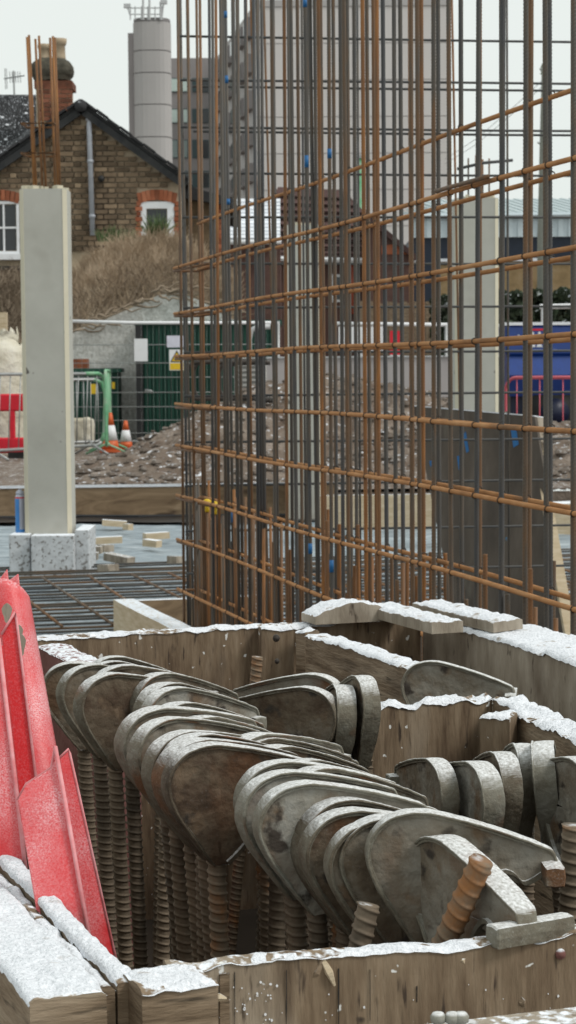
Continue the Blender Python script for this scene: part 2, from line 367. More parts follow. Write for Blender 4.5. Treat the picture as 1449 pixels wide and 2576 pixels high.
solo('site_ground', mb, M['mud'], kind='structure')

# ---- heap of spoil with stones
def heap_h(x, y):
    a = 0
    for cx, cy, sx, sy, h in ((.1, 21.6, 1.25, 1.5, .80), (-1.0, 20.6, .9, 1.2, .36), (1.6, 21.5, 1.3, 1.4, .62), (3.4, 20.5, 1.4, 1.6, .34), (-1.9, 19.6, .7, .8, .10)):
        a += h * math.exp(-((x - cx) / sx) ** 2 - ((y - cy) / sy) ** 2)
    return a
def heap_fn(u, v):
    x = -4.2 + 10 * u; y = 18.0 + 6.2 * v
    h = heap_h(x, y)
    r = .5 * nz((x, y, 1), 2.5) + .35 * nz((x, y, 5), 6) + .25 * nz((x, y, 8), 14)
    return V(x, y, GZ - .05 + h + r * (.05 + .10 * min(1, h * 2.5)))
solo('spoil_heap', MB().grid(heap_fn, 200, 110), M['mud'], 'heap of brown soil and rubble behind the timber edge board', 'soil heap', kind='stuff')
mb = MB()
rs = random.Random(4)
def pebble(mb, c, r, rs):
    vs = []
    for i in range(3):
        for j in range(6):
            w = 2 * math.pi * (j + .5 * (i % 2)) / 6; k = (.65, 1, .6)[i]
            rr = r * k * rs.uniform(.75, 1.2)
            vs.append(V(c[0] + rr * math.cos(w) * 1.15, c[1] + rr * math.sin(w), c[2] + r * (-.5, .05, .5)[i] * rs.uniform(.8, 1.2)))
    fs = [(i * 6 + j, i * 6 + (j + 1) % 6, (i + 1) * 6 + (j + 1) % 6, (i + 1) * 6 + j) for i in range(2) for j in range(6)]
    fs += [tuple(range(5, -1, -1)), tuple(range(12, 18))]
    mb.add(vs, fs)
for _ in range(2600):
    x = rs.uniform(-3.6, 5.2); y = rs.uniform(18.1, 22.3)
    if heap_h(x, y) < .05 and rs.random() < .7: continue
    z = heap_fn((x + 4.2) / 10, (y - 18) / 6.2).z
    pebble(mb, (x, y, z + .005), rs.choice((.015, .02, .025, .03, .04, .06)), rs)
solo('rubble', mb, M['stone'], 'loose stones scattered over the soil heap', 'rubble', kind='stuff')

# ---- polythene over the slab
def poly_fn(u, v):
    x = -6.5 + 13 * u; y = 9.2 + 8.36 * v
    w = .5 + .5 * nz((x, y, 0), .6)
    z = .012 + .02 * w + .018 * abs(nz((x * .8, y * 2.6, 0), 2.2)) + .012 * nz((x, y * 2, 4), 6)
    return V(x, y, z)
solo('polythene_sheet', MB().grid(poly_fn, 170, 150), M['poly'], 'wrinkled blue-grey polythene sheet laid over the slab', 'plastic sheet', smooth=True)
def bpoly_fn(u, v):
    x = -6 + 11.5 * u
    if v < .6: y = 16.9 + .35 * nz((x, 0, 0), .8) + (17.5 - 16.9) * v / .6; z = .05 + .015 * nz((x, y, 2), 2)
    else: y = 17.5 + .03 * (v - .6); z = .055 + (v - .6) / .4 * (.012 + .05 * max(0, nz((x, 0, 7), .55)))
    return V(x, y, z)
solo('polythene_skirt', MB().grid(bpoly_fn, 140, 12), M['blackpoly'], 'black polythene strip gathered at foot of timber edge board', 'plastic sheet', smooth=True)

# ---- timber edge boards
def plank(p0, p1, h, t, mb=None, wob=.004):
    """board standing on edge, p0-p1 its top front edge; t goes away from the camera"""
    mb = mb or MB(); p0, p1 = Vector(p0), Vector(p1); d = (p1 - p0); L = d.length; d.normalize()
    nrm = V(-d.y, d.x, 0).normalized()
    if nrm.y < 0: nrm = -nrm
    n = max(2, int(L / .15)); vs = []
    for i in range(n + 1):
        c = p0 + d * (L * i / n); w = wob * nz(c, 3)
        vs += [c + V(0, 0, w), c + nrm * t + V(0, 0, w), c + nrm * t + V(0, 0, -h), c + V(0, 0, -h)]
    fs = [(i * 4 + j, i * 4 + (j + 1) % 4, i * 4 + 4 + (j + 1) % 4, i * 4 + 4 + j) for i in range(n) for j in range(4)]
    fs += [(0, 3, 2, 1), tuple(n * 4 + j for j in range(4))]
    return mb.add(vs, fs)
eb_ = solo('edge_board', plank(UY(-400, 1234, 17.57), UY(850, 1219, 17.57), .285, .06), M['brownwood'], 'long brown timber edge board with frosted top behind the concrete column', 'timber board')
part('frost', MB().hexa([UY(-400, 1234, 17.56), UY(850, 1219, 17.56), UY(850, 1219, 17.64), UY(-400, 1234, 17.64)] + [q + V(0, 0, .025) for q in (UY(-400, 1234, 17.56), UY(850, 1219, 17.56), UY(850, 1219, 17.64), UY(-400, 1234, 17.64))]), M['frost'], eb_)
solo('edge_board', plank(UY(800, 1247, 16.3), UY(1092, 1243, 16.3), .27, .06), M['newwood'], 'pale timber edge board seen through the cage beside dark shutter panel', 'timber board')
solo('edge_board', plank(UY(1385, 1268, 15.5), UY(1560, 1262, 15.5), .29, .3), M['newwood'], 'frosted pale timber beam at right edge beyond the leaning prop', 'timber board')
# formwork timbers by the near end of the mat
p = UZ(285, 1508, .22); q = UZ(440, 1588, .22)
solo('formwork_beam', plank(p, q + (q - p) * .5, .26, .10), M['newwood'], 'pale formwork beam with frosted top running towards the crate', 'timber beam')
a = UZ(342, 1512, .2); b = UZ(640, 1500, .2)
solo('formwork_board', plank(a, b, .2, .045), M['brownwood'], 'brown formwork board at foot of the cage left end', 'timber board')

# ---- reinforcement mat
mat_root = root('reinforcement_mat', 'flat mat of dark reinforcing bars lying on polythene beside column', 'rebar mat', V(-1, 11, 0.05))
def cyl_mesh(name, r, L, n=6):
    return MB().tube([V(0, 0, 0), V(0, 0, L)], r, n).mesh(name, smooth=True)
me_l = cyl_mesh('mat_bar', .0065, 6.4); me_l.materials.append(M['rebar'])
me_c = cyl_mesh('mat_cross_bar', .008, 2.4); me_c.materials.append(M['rebar'])
def lay(me, name, p0, dirv, parent, rust=.4):
    o = bpy.data.objects.new(name, me); COL.objects.link(o); o.parent = parent
    o.location = Vector(p0) - ORG[parent]; o.rotation_euler = Vector(dirv).to_track_quat('Z', 'Y').to_euler(); o.color = (rust, 0, 0, 1)
    return o
for k in range(24):
    c = V(-2.75, 8.95 + .155 * k, .062 + .004 * rs.random()); lay(me_l, 'bar', c + V(rs.uniform(-.1, .1), 0, 0), GR + V(0, rs.uniform(-.006, .006), 0), mat_root, rs.uniform(.15, .6))
for k in range(20):
    c = V(-3.1, 11.0, .082) + GR * (.26 * k + rs.uniform(-.02, .02)); lay(me_c, 'cross_bar', c + GF * .55, -GF + V(rs.uniform(-.02, .02), 0, 0), mat_root, rs.uniform(.5, .85))

# ---- concrete columns
def column(px0, px1, ytop, Y, zb, label, starters=True):
    c0, c1 = UY(px0, ytop, Y), UY(px1, ytop, Y); w = c1.x - c0.x; zt = c0.z; cx = (c0.x + c1.x) / 2
    r = root('concrete_column', label, 'column', V(cx, Y + w / 2, zb))
    ch = .022; h = w / 2; cy = Y + h
    lp = [(-h + ch, -h), (h - ch, -h), (h, -h + ch), (h, h - ch), (h - ch, h), (-h + ch, h), (-h, h - ch), (-h, -h + ch)]
    part('shaft', MB().prism([V(cx + a, cy + b, zb) for a, b in lp], V(0, 0, zt - zb)), M['conc'], r)
    for sx in (-1, 1):   # arrises left by the shutter fillets: unstained, with light put into their paler colour
        loop = [V(cx + sx * (h - ch - .002), cy - h - .0025, zb), V(cx + sx * (h + .0025), cy - h + ch + .002, zb), V(cx + sx * (h - .004), cy - h + ch + .004, zb), V(cx + sx * (h - ch - .004), cy - h + .004, zb)]
        part('arris', MB().prism(loop, V(0, 0, zt - zb - .004)), M['concedge'], r)
    lip = MB()
    for k in range(14):
        lip.box((cx + rs.uniform(-h * .8, h * .8), cy + rs.uniform(-h, h) * .8, zt + .008), (rs.uniform(.02, .06), .05, rs.uniform(.012, .04)), Matrix.Rotation(rs.uniform(0, 3), 3, 'Z'))
    part('rough_top', lip, M['concedge'], r, stuff=True)
    return r, cx, cy, zt, w
S_BAR = cyl_mesh('starter_bar', .0078, 1.06, 8); S_BAR.materials.append(M['rebar'])
r1, cx, cy, zt, w = column(48, 166, 475, 12.7, .275, 'pale concrete column with rusty starter bars standing on speckled blocks')
s_ = 12.7 / 5000
for px, py, dy in ((68, 93, .04), (73, 88, .10), (89, 98, .22), (98, 90, .25), (126, 95, .03), (133, 91, .09), (138, 94, .16)):
    t = UY(px, py, cy - .13 + dy); b_ = V(t.x + .03 * (1 if px < 100 else .6), cy - .13 + dy, zt - .02)
    o = bpy.data.objects.new('starter_bar', S_BAR); COL.objects.link(o); o.parent = r1
    o.location = b_ - ORG[r1]; o.rotation_euler = (t - b_).to_track_quat('Z', 'Y').to_euler(); o.scale = (1, 1, (t - b_).length / 1.06); o.color = (rs.uniform(.72, .9), 0, 0, 1)
for py in (318, 392):
    z = UY(100, py, cy).z; x0, x1 = UY(62, py, cy).x, UY(141, py, cy).x
    pts = [V(x0, cy - .16, z), V(x1, cy - .16, z), V(x1, cy + .14, z + .01), V(x0, cy + .14, z + .01)]
    o = part('link', MB().tube(pts, .008, 6, closed=True), M['rebar'], r1, smooth=True); o.color = (.75, 0, 0, 1)
def block(label, pa, pb, ytop, Y, dep):
    a, b = UY(pa, ytop, Y), UY(pb, ytop, Y)
    mb = MB(); n = 5
    mb.box(((a.x + b.x) / 2, Y + dep / 2, a.z / 2 + .01), (b.x - a.x, dep, a.z - .02))
    o = solo('concrete_block', mb, M['block'], label, 'concrete block', 'blocks around the column foot')
    bv = o.modifiers.new('bevel', 'BEVEL'); bv.width = .008; bv.segments = 2
    return o
block('speckled concrete block under spray can at left foot of column', 22, 75, 1345, 12.60, .44)
block('broad speckled concrete block directly in front of column', 77, 186, 1347, 12.56, .14)
block('speckled concrete block at right foot of column', 188, 224, 1333, 12.64, .44)
# the aerosol can
c = UY(52, 1345, 12.8); zc = UY(52, 1345, 12.60).z - .008
can = root('spray_can', 'blue and silver marking spray can standing on the speckled block', 'spray can', V(c.x, 12.8, zc))
part('body', MB().lathe([(.029, 0), (.031, .01), (.031, .235), (.027, .25)], (c.x, 12.8, zc), 20), M['cangrey'], can, True)
mb = MB()
for k in range(9):
    w0 = R(150 + 13 * k); w1 = R(150 + 13 * (k + 1)); f_ = lambda w, z: V(c.x + .0325 * math.cos(w), 12.8 + .0325 * math.sin(w), zc + z)
    mb.add([f_(w0, .03), f_(w1, .03), f_(w1, .225), f_(w0, .225)], [(0, 1, 2, 3)])
part('label_band', mb, M['canblue'], can)
part('red_ring', MB().lathe([(.0325, .228), (.0325, .236)], (c.x, 12.8, zc), 20), M['barrierred'], can)
part('base_ring', MB().lathe([(.033, 0), (.033, .028)], (c.x, 12.8, zc), 20), M['canblue'], can)
part('cap', MB().lathe([(.026, .25), (.026, .27), (.012, .278), (.010, .285)], (c.x, 12.8, zc), 16), M['cangrey'], can, True)

r2, cx2, cy2, zt2, w2 = column(714, 802, 566, 17.2, .0, 'pale concrete column seen through the middle of the cage')
r3, cx3, cy3, zt3, w3 = column(1145, 1254, 498, 14.3, .0, 'pale concrete column behind right half of the cage')
for rr, ccx, ccy, zz, n in ((r3, cx3, cy3, zt3, 5),):
    for k in range(n):
        b_ = V(ccx - .11 + .055 * k, ccy + rs.uniform(-.1, .1), zz - .02)
        o = bpy.data.objects.new('starter_bar', S_BAR); COL.objects.link(o); o.parent = rr
        o.location = b_ - ORG[rr]; o.color = (rs.uniform(.4, .8), 0, 0, 1); o.scale = (.8, .8, .27 + .05 * rs.random())
    z = UY(1210, 412, ccy).z
    o = part('link', MB().tube([UY(1150, 425, ccy - .1), UY(1215, 410, ccy - .1), UY(1290, 403, ccy - .1)], .012, 6), M['darkbar'], rr, True)

# timber offcuts on the polythene
OC = [(288, 1324, .20, 8, 'pale timber offcut furthest back on the polythene'), (322, 1333, .05, 40, 'small grey offcut beside the furthest pale offcut'),
      (272, 1367, .21, 5, 'pale offcut lying flat midway between column and cage'), (393, 1356, .19, 25, 'pale offcut tilted up nearest to the cage'),
      (383, 1375, .12, -30, 'short grey offcut under the tilted pale one'), (265, 1388, .10, 50, 'stubby offcut just right of the speckled blocks'),
      (243, 1392, .07, 80, 'tiny upright offcut next to the stubby one'), (300, 1415, .22, -40, 'long grey offcut pointing at the bar mat'),
      (232, 1407, .08, 0, 'small offcut touching the right speckled block'), (272, 1448, .16, -60, 'grey offcut resting on the edge of the bar mat'), (440, 1418, .08, 60, 'offcut half hidden by the cage left end')]
for px, py, L, a, lab in OC:
    c = UZ(px, py, .06); mb = MB(); rot = Matrix.Rotation(R(a), 3, 'Z') @ Matrix.Rotation(R(rs.uniform(-6, 6)), 3, 'Y')
    hgt = .05 if py < 1440 else .04
    mb.box(c + V(0, 0, hgt / 2 + (0 if py < 1440 else .03)), (L, .075, hgt), rot)
    o = solo('timber_offcut', mb, M['newwood'] if 'pale' in lab else M['woodgrey'], lab, 'offcut', 'offcuts scattered on the polythene')

# ================================================================== BACKGROUND, near to far
# ---- pedestrian barriers
def ped_barrier(a, b, h, label, green=False, nb=12, lean=0.0, feet=True, m_=None, rc=.16, rail=.021):
    a, b = Vector(a), Vector(b); d = (b - a); L = d.length; d.normalize(); zb = .12
    ln = V(-d.y, d.x, 0) * lean
    r = root('pedestrian_barrier', label, 'barrier', V((a.x + b.x) / 2, (a.y + b.y) / 2, GZ))
    P_ = lambda s, z: a + d * s + V(0, 0, z) + ln * z
    pts = []
    for (cs, cz, w0) in ((rc, zb + rc, 180), (rc, h - rc, 90), (L - rc, h - rc, 0), (L - rc, zb + rc, -90)):
        arc = []
        for k in range(6):
            w = R(w0 + 90 - 18 * k) if True else 0
            arc.append(P_(cs + rc * math.cos(w), cz + rc * math.sin(w)))
        pts += arc
    mt = m_ or M['galv']
    part('frame', MB().tube(pts, rail, 8, closed=True), mt, r, True)
    for k in range(nb):
        s = L * (k + 1) / (nb + 1)
        part('bar', MB().tube([P_(s, zb), P_(s, h)], .0075, 6), mt, r, True)
    if feet:
        side = V(-d.y, d.x, 0)
        for s in (.25, L - .25):
            part('foot', MB().tube([P_(s, zb) + side * .28 - V(0, 0, zb - .01), P_(s, zb + .02), P_(s, zb) - side * .28 - V(0, 0, zb - .01)], .016, 6), mt, r, True)
    return r, P_, L
def gp(px, Y): 
    q = UY(px, 1000, Y); return V(q.x, Y, GZ)
rb, P_, L_ = ped_barrier(gp(-60, 24.3), gp(258, 26.3), 1.06, 'galvanised crowd barrier with green end running behind the column', lean=-.06)
part('green_end', MB().tube([P_(L_ - .42, 1.062), P_(L_ - .16, 1.062), P_(L_ - .05, 1.02), P_(L_, .9), P_(L_ + .004, .5), P_(L_ + .004, .28), P_(L_ - .05, .16)], .025, 8), M['greentube'], rb, True)
rb, P_, L_ = ped_barrier(gp(120, 27.2), gp(264, 27.6), .98, 'second galvanised crowd barrier just behind the green-ended one', nb=7)
part('green_end', MB().tube([P_(L_ - .16, .982), P_(L_ - .05, .94), P_(L_, .8), P_(L_, .6)], .025, 8), M['greentube'], rb, True)
rb, P_, L_ = ped_barrier(gp(266, 25.9), gp(276, 27.6), 1.10, 'green crowd barrier seen end-on beside the traffic cones', nb=6, m_=M['greentube'], rc=.1)
# ---- red plastic barrier at the left edge
c0, c1 = UY(-120, 990, 25.2), UY(58, 990, 25.2)
rr = root('plastic_barrier', 'bright red plastic work barrier with oval openings left of column', 'barrier', V(c0.x / 2 + c1.x / 2, 25.2, GZ))
w = c1.x - c0.x + .14; zt_ = c0.z
part('top_rail', MB().box((c0.x + w / 2, 25.2, zt_ - .12), (w, .06, .22)), M['barrierred'], rr).modifiers.new('b', 'BEVEL').width = .02
part('bottom_rail', MB().box((c0.x + w / 2, 25.2, GZ + .16), (w, .06, .20)), M['barrierred'], rr).modifiers.new('b', 'BEVEL').width = .02
for k in range(5):
    x = c1.x + .02 - .16 - k * .25
    part('post', MB().box((x, 25.2, (zt_ + GZ) / 2), (.07, .05, zt_ - GZ - .40)), M['barrierred'], rr).modifiers.new('b', 'BEVEL').width = .015
for k in (0, 1):
    part('foot', MB().box((c0.x + w * (.2 + .6 * k), 25.2, GZ + .04), (.22, .4, .08)), M['black'], rr)
# ---- bulk bags
def bag(label, pa, pb, ytop, Y, tall=True):
    a, b = UY(pa, ytop, Y), UY(pb, ytop, Y); w = b.x - a.x; h = a.z - GZ; cx_ = (a.x + b.x) / 2
    r = root('bulk_bag', label, 'bag', V(cx_, Y + w / 2, GZ))
    def fn(u, v):
        an = 2 * math.pi * u; q = 3.2
        cxx, sxx = math.cos(an), math.sin(an); k = (abs(cxx) ** q + abs(sxx) ** q) ** (-1 / q)
        rad = w / 2 * (1 + .06 * math.sin(math.pi * v) + .05 * nz((cxx, sxx, v * 2), 1.7)) * (1 if v < .93 else 1 - (v - .93) * 3)
        return V(cx_ + rad * k * cxx, Y + w / 2 + rad * k * sxx, GZ + h * v * (1 + .05 * nz((cxx, sxx, 9), 1.5)))
    part('sack', MB().grid(fn, 40, 24), M['bag'], r, True)
    if tall:
        def ruff(u, v):
            an = 2 * math.pi * u; rad = w * .36 * (1 + .25 * nz((math.cos(an), math.sin(an), v), 3)) 
            return V(cx_ + rad * math.cos(an), Y + w / 2 + rad * math.sin(an), GZ + h * .96 + v * h * (.10 + .14 * abs(nz((math.cos(an), math.sin(an), 3), 2.6))))
        part('gathered_mouth', MB().grid(ruff, 40, 4), M['bag'], r, True)
    return r
bag('tall cream bulk bag with gathered mouth at left edge', -110, 56, 862, 26.2)
bag('low white rubble bag behind the barriers right of column', 168, 232, 1052, 27.9, False)
# ---- cones
def cone(label, px, ytop, Y):
    t = UY(px, ytop, Y); h = t.z - GZ; r = root('traffic_cone', label, 'traffic cone', V(t.x, Y, GZ), 'traffic cones')
    rad = lambda z: .10 * h / .5 * (1 - z / h) + .022
    part('base', MB().box((t.x, Y, GZ + .02), (.25 * h / .5, .25 * h / .5, .04)), M['orange'], r)
    part('body', MB().lathe([(rad(.04), .04), (rad(.3 * h), .3 * h)], (t.x, Y, GZ), 16), M['orange'], r, True)
    part('white_sleeve', MB().lathe([(rad(.3 * h) + .003, .3 * h), (rad(.68 * h) + .003, .68 * h)], (t.x, Y, GZ), 16), M['white'], r, True)
    part('tip', MB().lathe([(rad(.68 * h), .68 * h), (.024, h)], (t.x, Y, GZ), 16), M['orange'], r, True)
cone('taller traffic cone half hidden by the green barrier end', 277, 1038, 26.9)
cone('smaller traffic cone in front of the roughcast wall', 316, 1058, 27.5)

# ---- green kiosks
def ribbed(mb, x0, x1, y, z0, z1, pitch, dep):
    n = int((x1 - x0) / pitch)
    return [(x0 + pitch * k, x0 + pitch * k + pitch * .55) for k in range(n)]
def kiosk(px0, px1, ytop, Y, label, dep=1.6, pitch=.055, roof=True):
    a, b = UY(px0, ytop, Y), UY(px1, ytop, Y)
    r = root('utility_kiosk', label, 'kiosk', V((a.x + b.x) / 2, Y + dep / 2, GZ))
    part('shell', MB().obox((a.x, Y + .03, GZ), (b.x - a.x, 0, 0), (0, dep, 0), (0, 0, a.z - GZ)), M['greensteel'], r)
    n = int((b.x - a.x - .06) / pitch)
    rib = MB().box((0, 0, 0), (pitch * .5, .045, a.z - GZ - .1)).mesh('rib'); rib.materials.append(M['greensteel'])
    for k in range(n):
        o = bpy.data.objects.new('rib', rib); COL.objects.link(o); o.parent = r
        o.location = V(a.x + .05 + pitch * k, Y + .022, GZ + (a.z - GZ) / 2 - .02) - ORG[r]
    if roof: part('roof', MB().obox((a.x - .05, Y - .05, a.z), (b.x - a.x + .1, 0, 0), (0, dep + .1, 0), (0, 0, .06)), M['greensteel'], r)
    return r, a, b
kr, ka, kb = kiosk(347, 700, 818, 28.7, 'large dark green ribbed substation kiosk with warning notices')
part('door_post', MB().box((UY(351, 900, 28.7).x, 28.66, (ka.z + GZ) / 2), (.10, .05, ka.z - GZ)), M['verge'], kr)
part('handle', MB().tube([UY(365, 982, 28.62), UY(380, 984, 28.6), UY(383, 988, 28.62)], .022, 8), M['galv'], kr, True)
kiosk(120, 297, 938, 28.9, 'low green ribbed cabinet behind the crowd barriers', dep=.5)
def sheet(name, label, cat, x0, y0, x1, y1, Y, m_, th=.006):
    a, b = UY(x0, y1, Y), UY(x1, y0, Y)
    r = root(name, label, cat, V((a.x + b.x) / 2, Y, a.z))
    part('panel', MB().obox((a.x, Y, a.z), (b.x - a.x, 0, 0), (0, th, 0), (0, 0, b.z - a.z)), m_, r)
    return r
YN = 28.0
sheet('paper_notice', 'plain white paper sheet hung on the fence by kiosk corner', 'notice', 338, 852, 371, 909, YN, M['white'])
sheet('paper_notice', 'pale lilac notice above the yellow warning sign', 'notice', 420, 844, 466, 874, YN, M['lilac'])
r = sheet('warning_sign', 'white sign with yellow warning triangle on the green kiosk', 'sign', 426, 879, 463, 932, YN, M['white'])
tri = [UY(428, 911, YN - .004), UY(461, 911, YN - .004), UY(444.5, 881, YN - .004)]
part('triangle_border', MB().prism(tri, V(0, .003, 0)), M['black'], r)
cc = (tri[0] + tri[1] + tri[2]) / 3
part('triangle', MB().prism([cc + (t - cc) * .74 + V(0, -.003, 0) for t in tri], V(0, .002, 0)), M['yellow'], r)
part('bolt_symbol', MB().prism([cc + V(x * .028, -.006, z * .028) for x, z in ((-.6, .2), (.3, 1.6), (.1, .4), (.7, .4), (-.4, -1.3), (0, .2))], V(0, .002, 0)), M['black'], r)
part('yellow_band', MB().obox(UY(428, 930, YN - .004), (UY(461, 930, YN).x - UY(428, 930, YN).x, 0, 0), (0, .003, 0), (0, 0, .09)), M['yellow'], r)
r = sheet('warning_sign', 'small yellow danger plate on the low cabinet door', 'sign', 229, 966, 241, 991, 27.0, M['yellow'])
r = sheet('warning_sign', 'tiny yellow triangle plate at right end of low cabinet', 'sign', 281, 961, 289, 978, 28.84, M['yellow'])
# stack of red bricks on the low cabinet
bs_ = root('brick_stack', 'small stack of red bricks on top of the low green cabinet', 'bricks', UY(201, 938, 29.05))
BRK = MB().box((0, 0, 0), (.075, .2, .065)).mesh('brick'); BRK.materials.append(M['redbrick'])
for k in range(3):
    for j in range(3):
        o = bpy.data.objects.new('brick', BRK); COL.objects.link(o); o.parent = bs_; o.location = ((j - 1) * .079, .1, .035 + k * .068)
# ---- mesh fence in front of the kiosk
fr = root('mesh_fence', 'steel mesh site fence with pale top rail in front of the kiosk', 'fence', V(-1.0, 28.3, GZ))
YF = 28.3
part('top_rail', MB().tube([UY(150, 807, YF), UY(330, 812, YF), UY(700, 812, YF)], .024, 8), M['white'], fr, True)
part('bottom_rail', MB().tube([UY(150, 1112, YF), UY(700, 1108, YF)], .020, 8), M['galv'], fr, True)
for px in (152, 700): part('post', MB().tube([UY(px, 808, YF), UY(px, 1118, YF)], .022, 8), M['galv'], fr, True)
for py in (868, 914, 950, 988, 1024, 1058, 1090): part('wire', MB().tube([UY(152, py, YF), UY(700, py - 2, YF)], .0055, 5), M['galv'], fr, True)
for k in range(36):
    px = 160 + 15 * k; part('wire', MB().tube([UY(px, 810, YF), UY(px + 2, 1112, YF)], .0012, 4), M['galv'], fr)
# second run of fence, only the rail shows
fr2 = root('mesh_fence', 'pale fence rail seen through right half of the cage', 'fence', V(1.2, 27.6, GZ))
part('top_rail', MB().tube([UY(840, 814, 27.6), UY(1125, 817, 27.6)], .026, 8), M['white'], fr2, True)
for px in (842, 1122): part('post', MB().tube([UY(px, 814, 27.6), V(UY(px, 814, 27.6).x, 27.6, GZ)], .022, 8), M['galv'], fr2, True)
# gooseneck pipe
q = UY(620, 905, 27.8)
pts = [V(UY(641, 0, 27.8).x * 0 + UY(627, 900, 27.8).x, 27.8, GZ), UY(627, 900, 27.8), UY(627, 852, 27.8), UY(633, 830, 27.8), UY(648, 822, 27.8), UY(680, 822, 27.8)]
solo('vent_pipe', MB().tube(pts, .038, 10), M['lightgrey'], 'grey gooseneck pipe rising in front of the kiosk', 'pipe', smooth=True)
# ribbed grey tank
a, b = UY(588, 900, 26.0), UY(672, 1012, 26.0)
tr = root('storage_tank', 'grey ribbed plastic tank behind the hairpin bars', 'tank', V((a.x + b.x) / 2, 26.4, GZ))
part('shell', MB().obox((a.x, 26.05, GZ), (b.x - a.x, 0, 0), (0, .7, 0), (0, 0, a.z - GZ)), M['tank'], tr).modifiers.new('b', 'BEVEL').width = .05
for k in range(9):
    z = b.z + (a.z - b.z) * (k + .5) / 9
    part('rib', MB().box(((a.x + b.x) / 2, 26.03, z), (b.x - a.x - .1, .05, .03)), M['tank'], tr)

# ---- roughcast outbuilding
Y = 29.6
lp = [(60, 850), (165, 838), (245, 812), (330, 775), (400, 742), (460, 736), (520, 765), (600, 812), (600, 1125), (60, 1125)]
rc_ = root('outbuilding', 'roughcast rendered outbuilding with humped gable under dry shrub', 'building', V(UY(330, 1125, Y).x, Y, GZ))
def wall_grid(u, v):
    px = 60 + 540 * u; tp = 0
    for (xa, ya), (xb, yb) in zip(lp[:7], lp[1:8]):
        if xa <= px <= xb: tp = ya + (yb - ya) * (px - xa) / (xb - xa)
    t = UY(px, tp, Y); z = t.z + (GZ - .05 - t.z) * v
    return V(t.x, Y + .006 * nz((t.x, z, 0), 7) + .003 * nz((t.x, z, 5), 22), z)
part('wall', MB().grid(wall_grid, 150, 90), M['render'], rc_, True)
part('core', MB().prism([UY(x, y, Y + .04) for x, y in lp], V(0, 2.5, 0)), M['render'], rc_)

# ---- dry shrub, its roots, spiky plant
def blades(mb, base, n, rs, L0, L1, spread, w, bend=.5, out=None):
    for _ in range(n):
        b_ = base(rs); L = rs.uniform(L0, L1)
        d = V(rs.gauss(0, spread), rs.gauss(0, spread) - .05, 1).normalized()
        if out: d = (d + out(b_) * rs.uniform(.2, 1.0)).normalized()
        side = d.cross(V(0, 1, 0)); side = side.normalized() if side.length > .01 else V(1, 0, 0)
        cur = Vector(b_); prev = None
        k = 3
        for i in range(k + 1):
            ww = w * (1 - i / (k + .4))
            a, b2 = cur - side * ww, cur + side * ww
            if prev: mb.add([prev[0], prev[1], b2, a], [(0, 1, 2, 3)])
            prev = (a, b2); cur = cur + d * (L / k)
            d = (d + V(rs.gauss(0, .22), rs.gauss(0, .22), -bend * rs.random() * .5)).normalized()
rs = random.Random(8)
sh = root('dry_shrub', 'big mound of dry brown shrub growing over the roughcast wall', 'shrub', V(UY(380, 780, 30.4).x, 30.4, GZ))
def top_of(px):   # crest of the mound in the picture
    tb = [(165, 690), (200, 655), (240, 612), (290, 588), (340, 578), (400, 570), (450, 578), (500, 610), (560, 650), (600, 690)]
    for (xa, ya), (xb, yb) in zip(tb, tb[1:]):
        if xa <= px <= xb: return ya + (yb - ya) * (px - xa) / (xb - xa)
    return 690
def bot_of(px):
    tb = [(165, 838), (245, 806), (330, 768), (400, 742), (460, 736), (520, 765), (600, 812)]
    for (xa, ya), (xb, yb) in zip(tb, tb[1:]):
        if xa <= px <= xb: return ya + (yb - ya) * (px - xa) / (xb - xa)
    return 780
def mound_fn(u, v):
    px = 165 + 435 * u; t, b_ = top_of(px) + 22, bot_of(px)
    py = b_ + (t - b_) * v; p_ = UY(px, py, 30.0 + .9 * v + .12 * nz((px * .02, v * 6, 0), 1))
    return p_
mbm = MB().grid(mound_fn, 60, 16)
part('dead_stem_mass', mbm, M['twig'], sh, True, stuff=True)
def mbase(rs):
    u = rs.random(); v = rs.random() ** .8 * .92
    p_ = mound_fn(u, v); return p_ + V(0, -.03, -.02)
mb = MB(); blades(mb, mbase, 6500, rs, .14, .38, .34, .0065, .5, lambda b_: V(0, -.35, .15))
part('dry_grass', mb, M['grass'], sh, stuff=True)
mb = MB()
def mlow(rs):
    u = rs.random(); return mound_fn(u, rs.random() * .45) + V(0, -.05, 0)
blades(mb, mlow, 1300, rs, .2, .5, .8, .007, 1.4, lambda b_: V(0, -.5, -.1))
part('bare_twigs', mb, M['twig'], sh, stuff=True)
mb = MB()
for k in range(26):      # crooked roots along the wall head
    px = rs.uniform(175, 560); cur = UY(px, bot_of(px) - rs.uniform(-6, 14), 29.5); pts = [cur]
    for j in range(6): cur = cur + V(rs.uniform(.03, .12), rs.uniform(-.04, .03), rs.uniform(-.05, .06)); pts.append(cur)
    mb.tube(pts, [.022, .02, .018, .016, .013, .010, .006], 5)
part('roots', mb, M['twig'], sh, True, stuff=True)
yc = root('spiky_plant', 'green spiky-leaved plant in front of the white gable window', 'plant', UY(395, 600, 30.9))
mb = MB()
blades(mb, lambda rs: UY(rs.uniform(378, 412), rs.uniform(592, 604), 30.9), 90, rs, .28, .46, .55, .012, .35)
part('leaves', mb, M['leaf'], yc, stuff=True)
yc = root('leafy_tuft', 'low tuft of green blades at foot of the downpipe', 'plant', UY(290, 600, 31.0))
mb = MB()
blades(mb, lambda rs: UY(rs.uniform(245, 345), rs.uniform(594, 610), 31.0), 200, rs, .10, .24, .5, .008, .4)
part('leaves', mb, M['leaf'], yc, stuff=True)
lh = root('dark_shrub', 'dark twiggy shrub under the sash window left of column', 'shrub', UY(10, 850, 29.5))
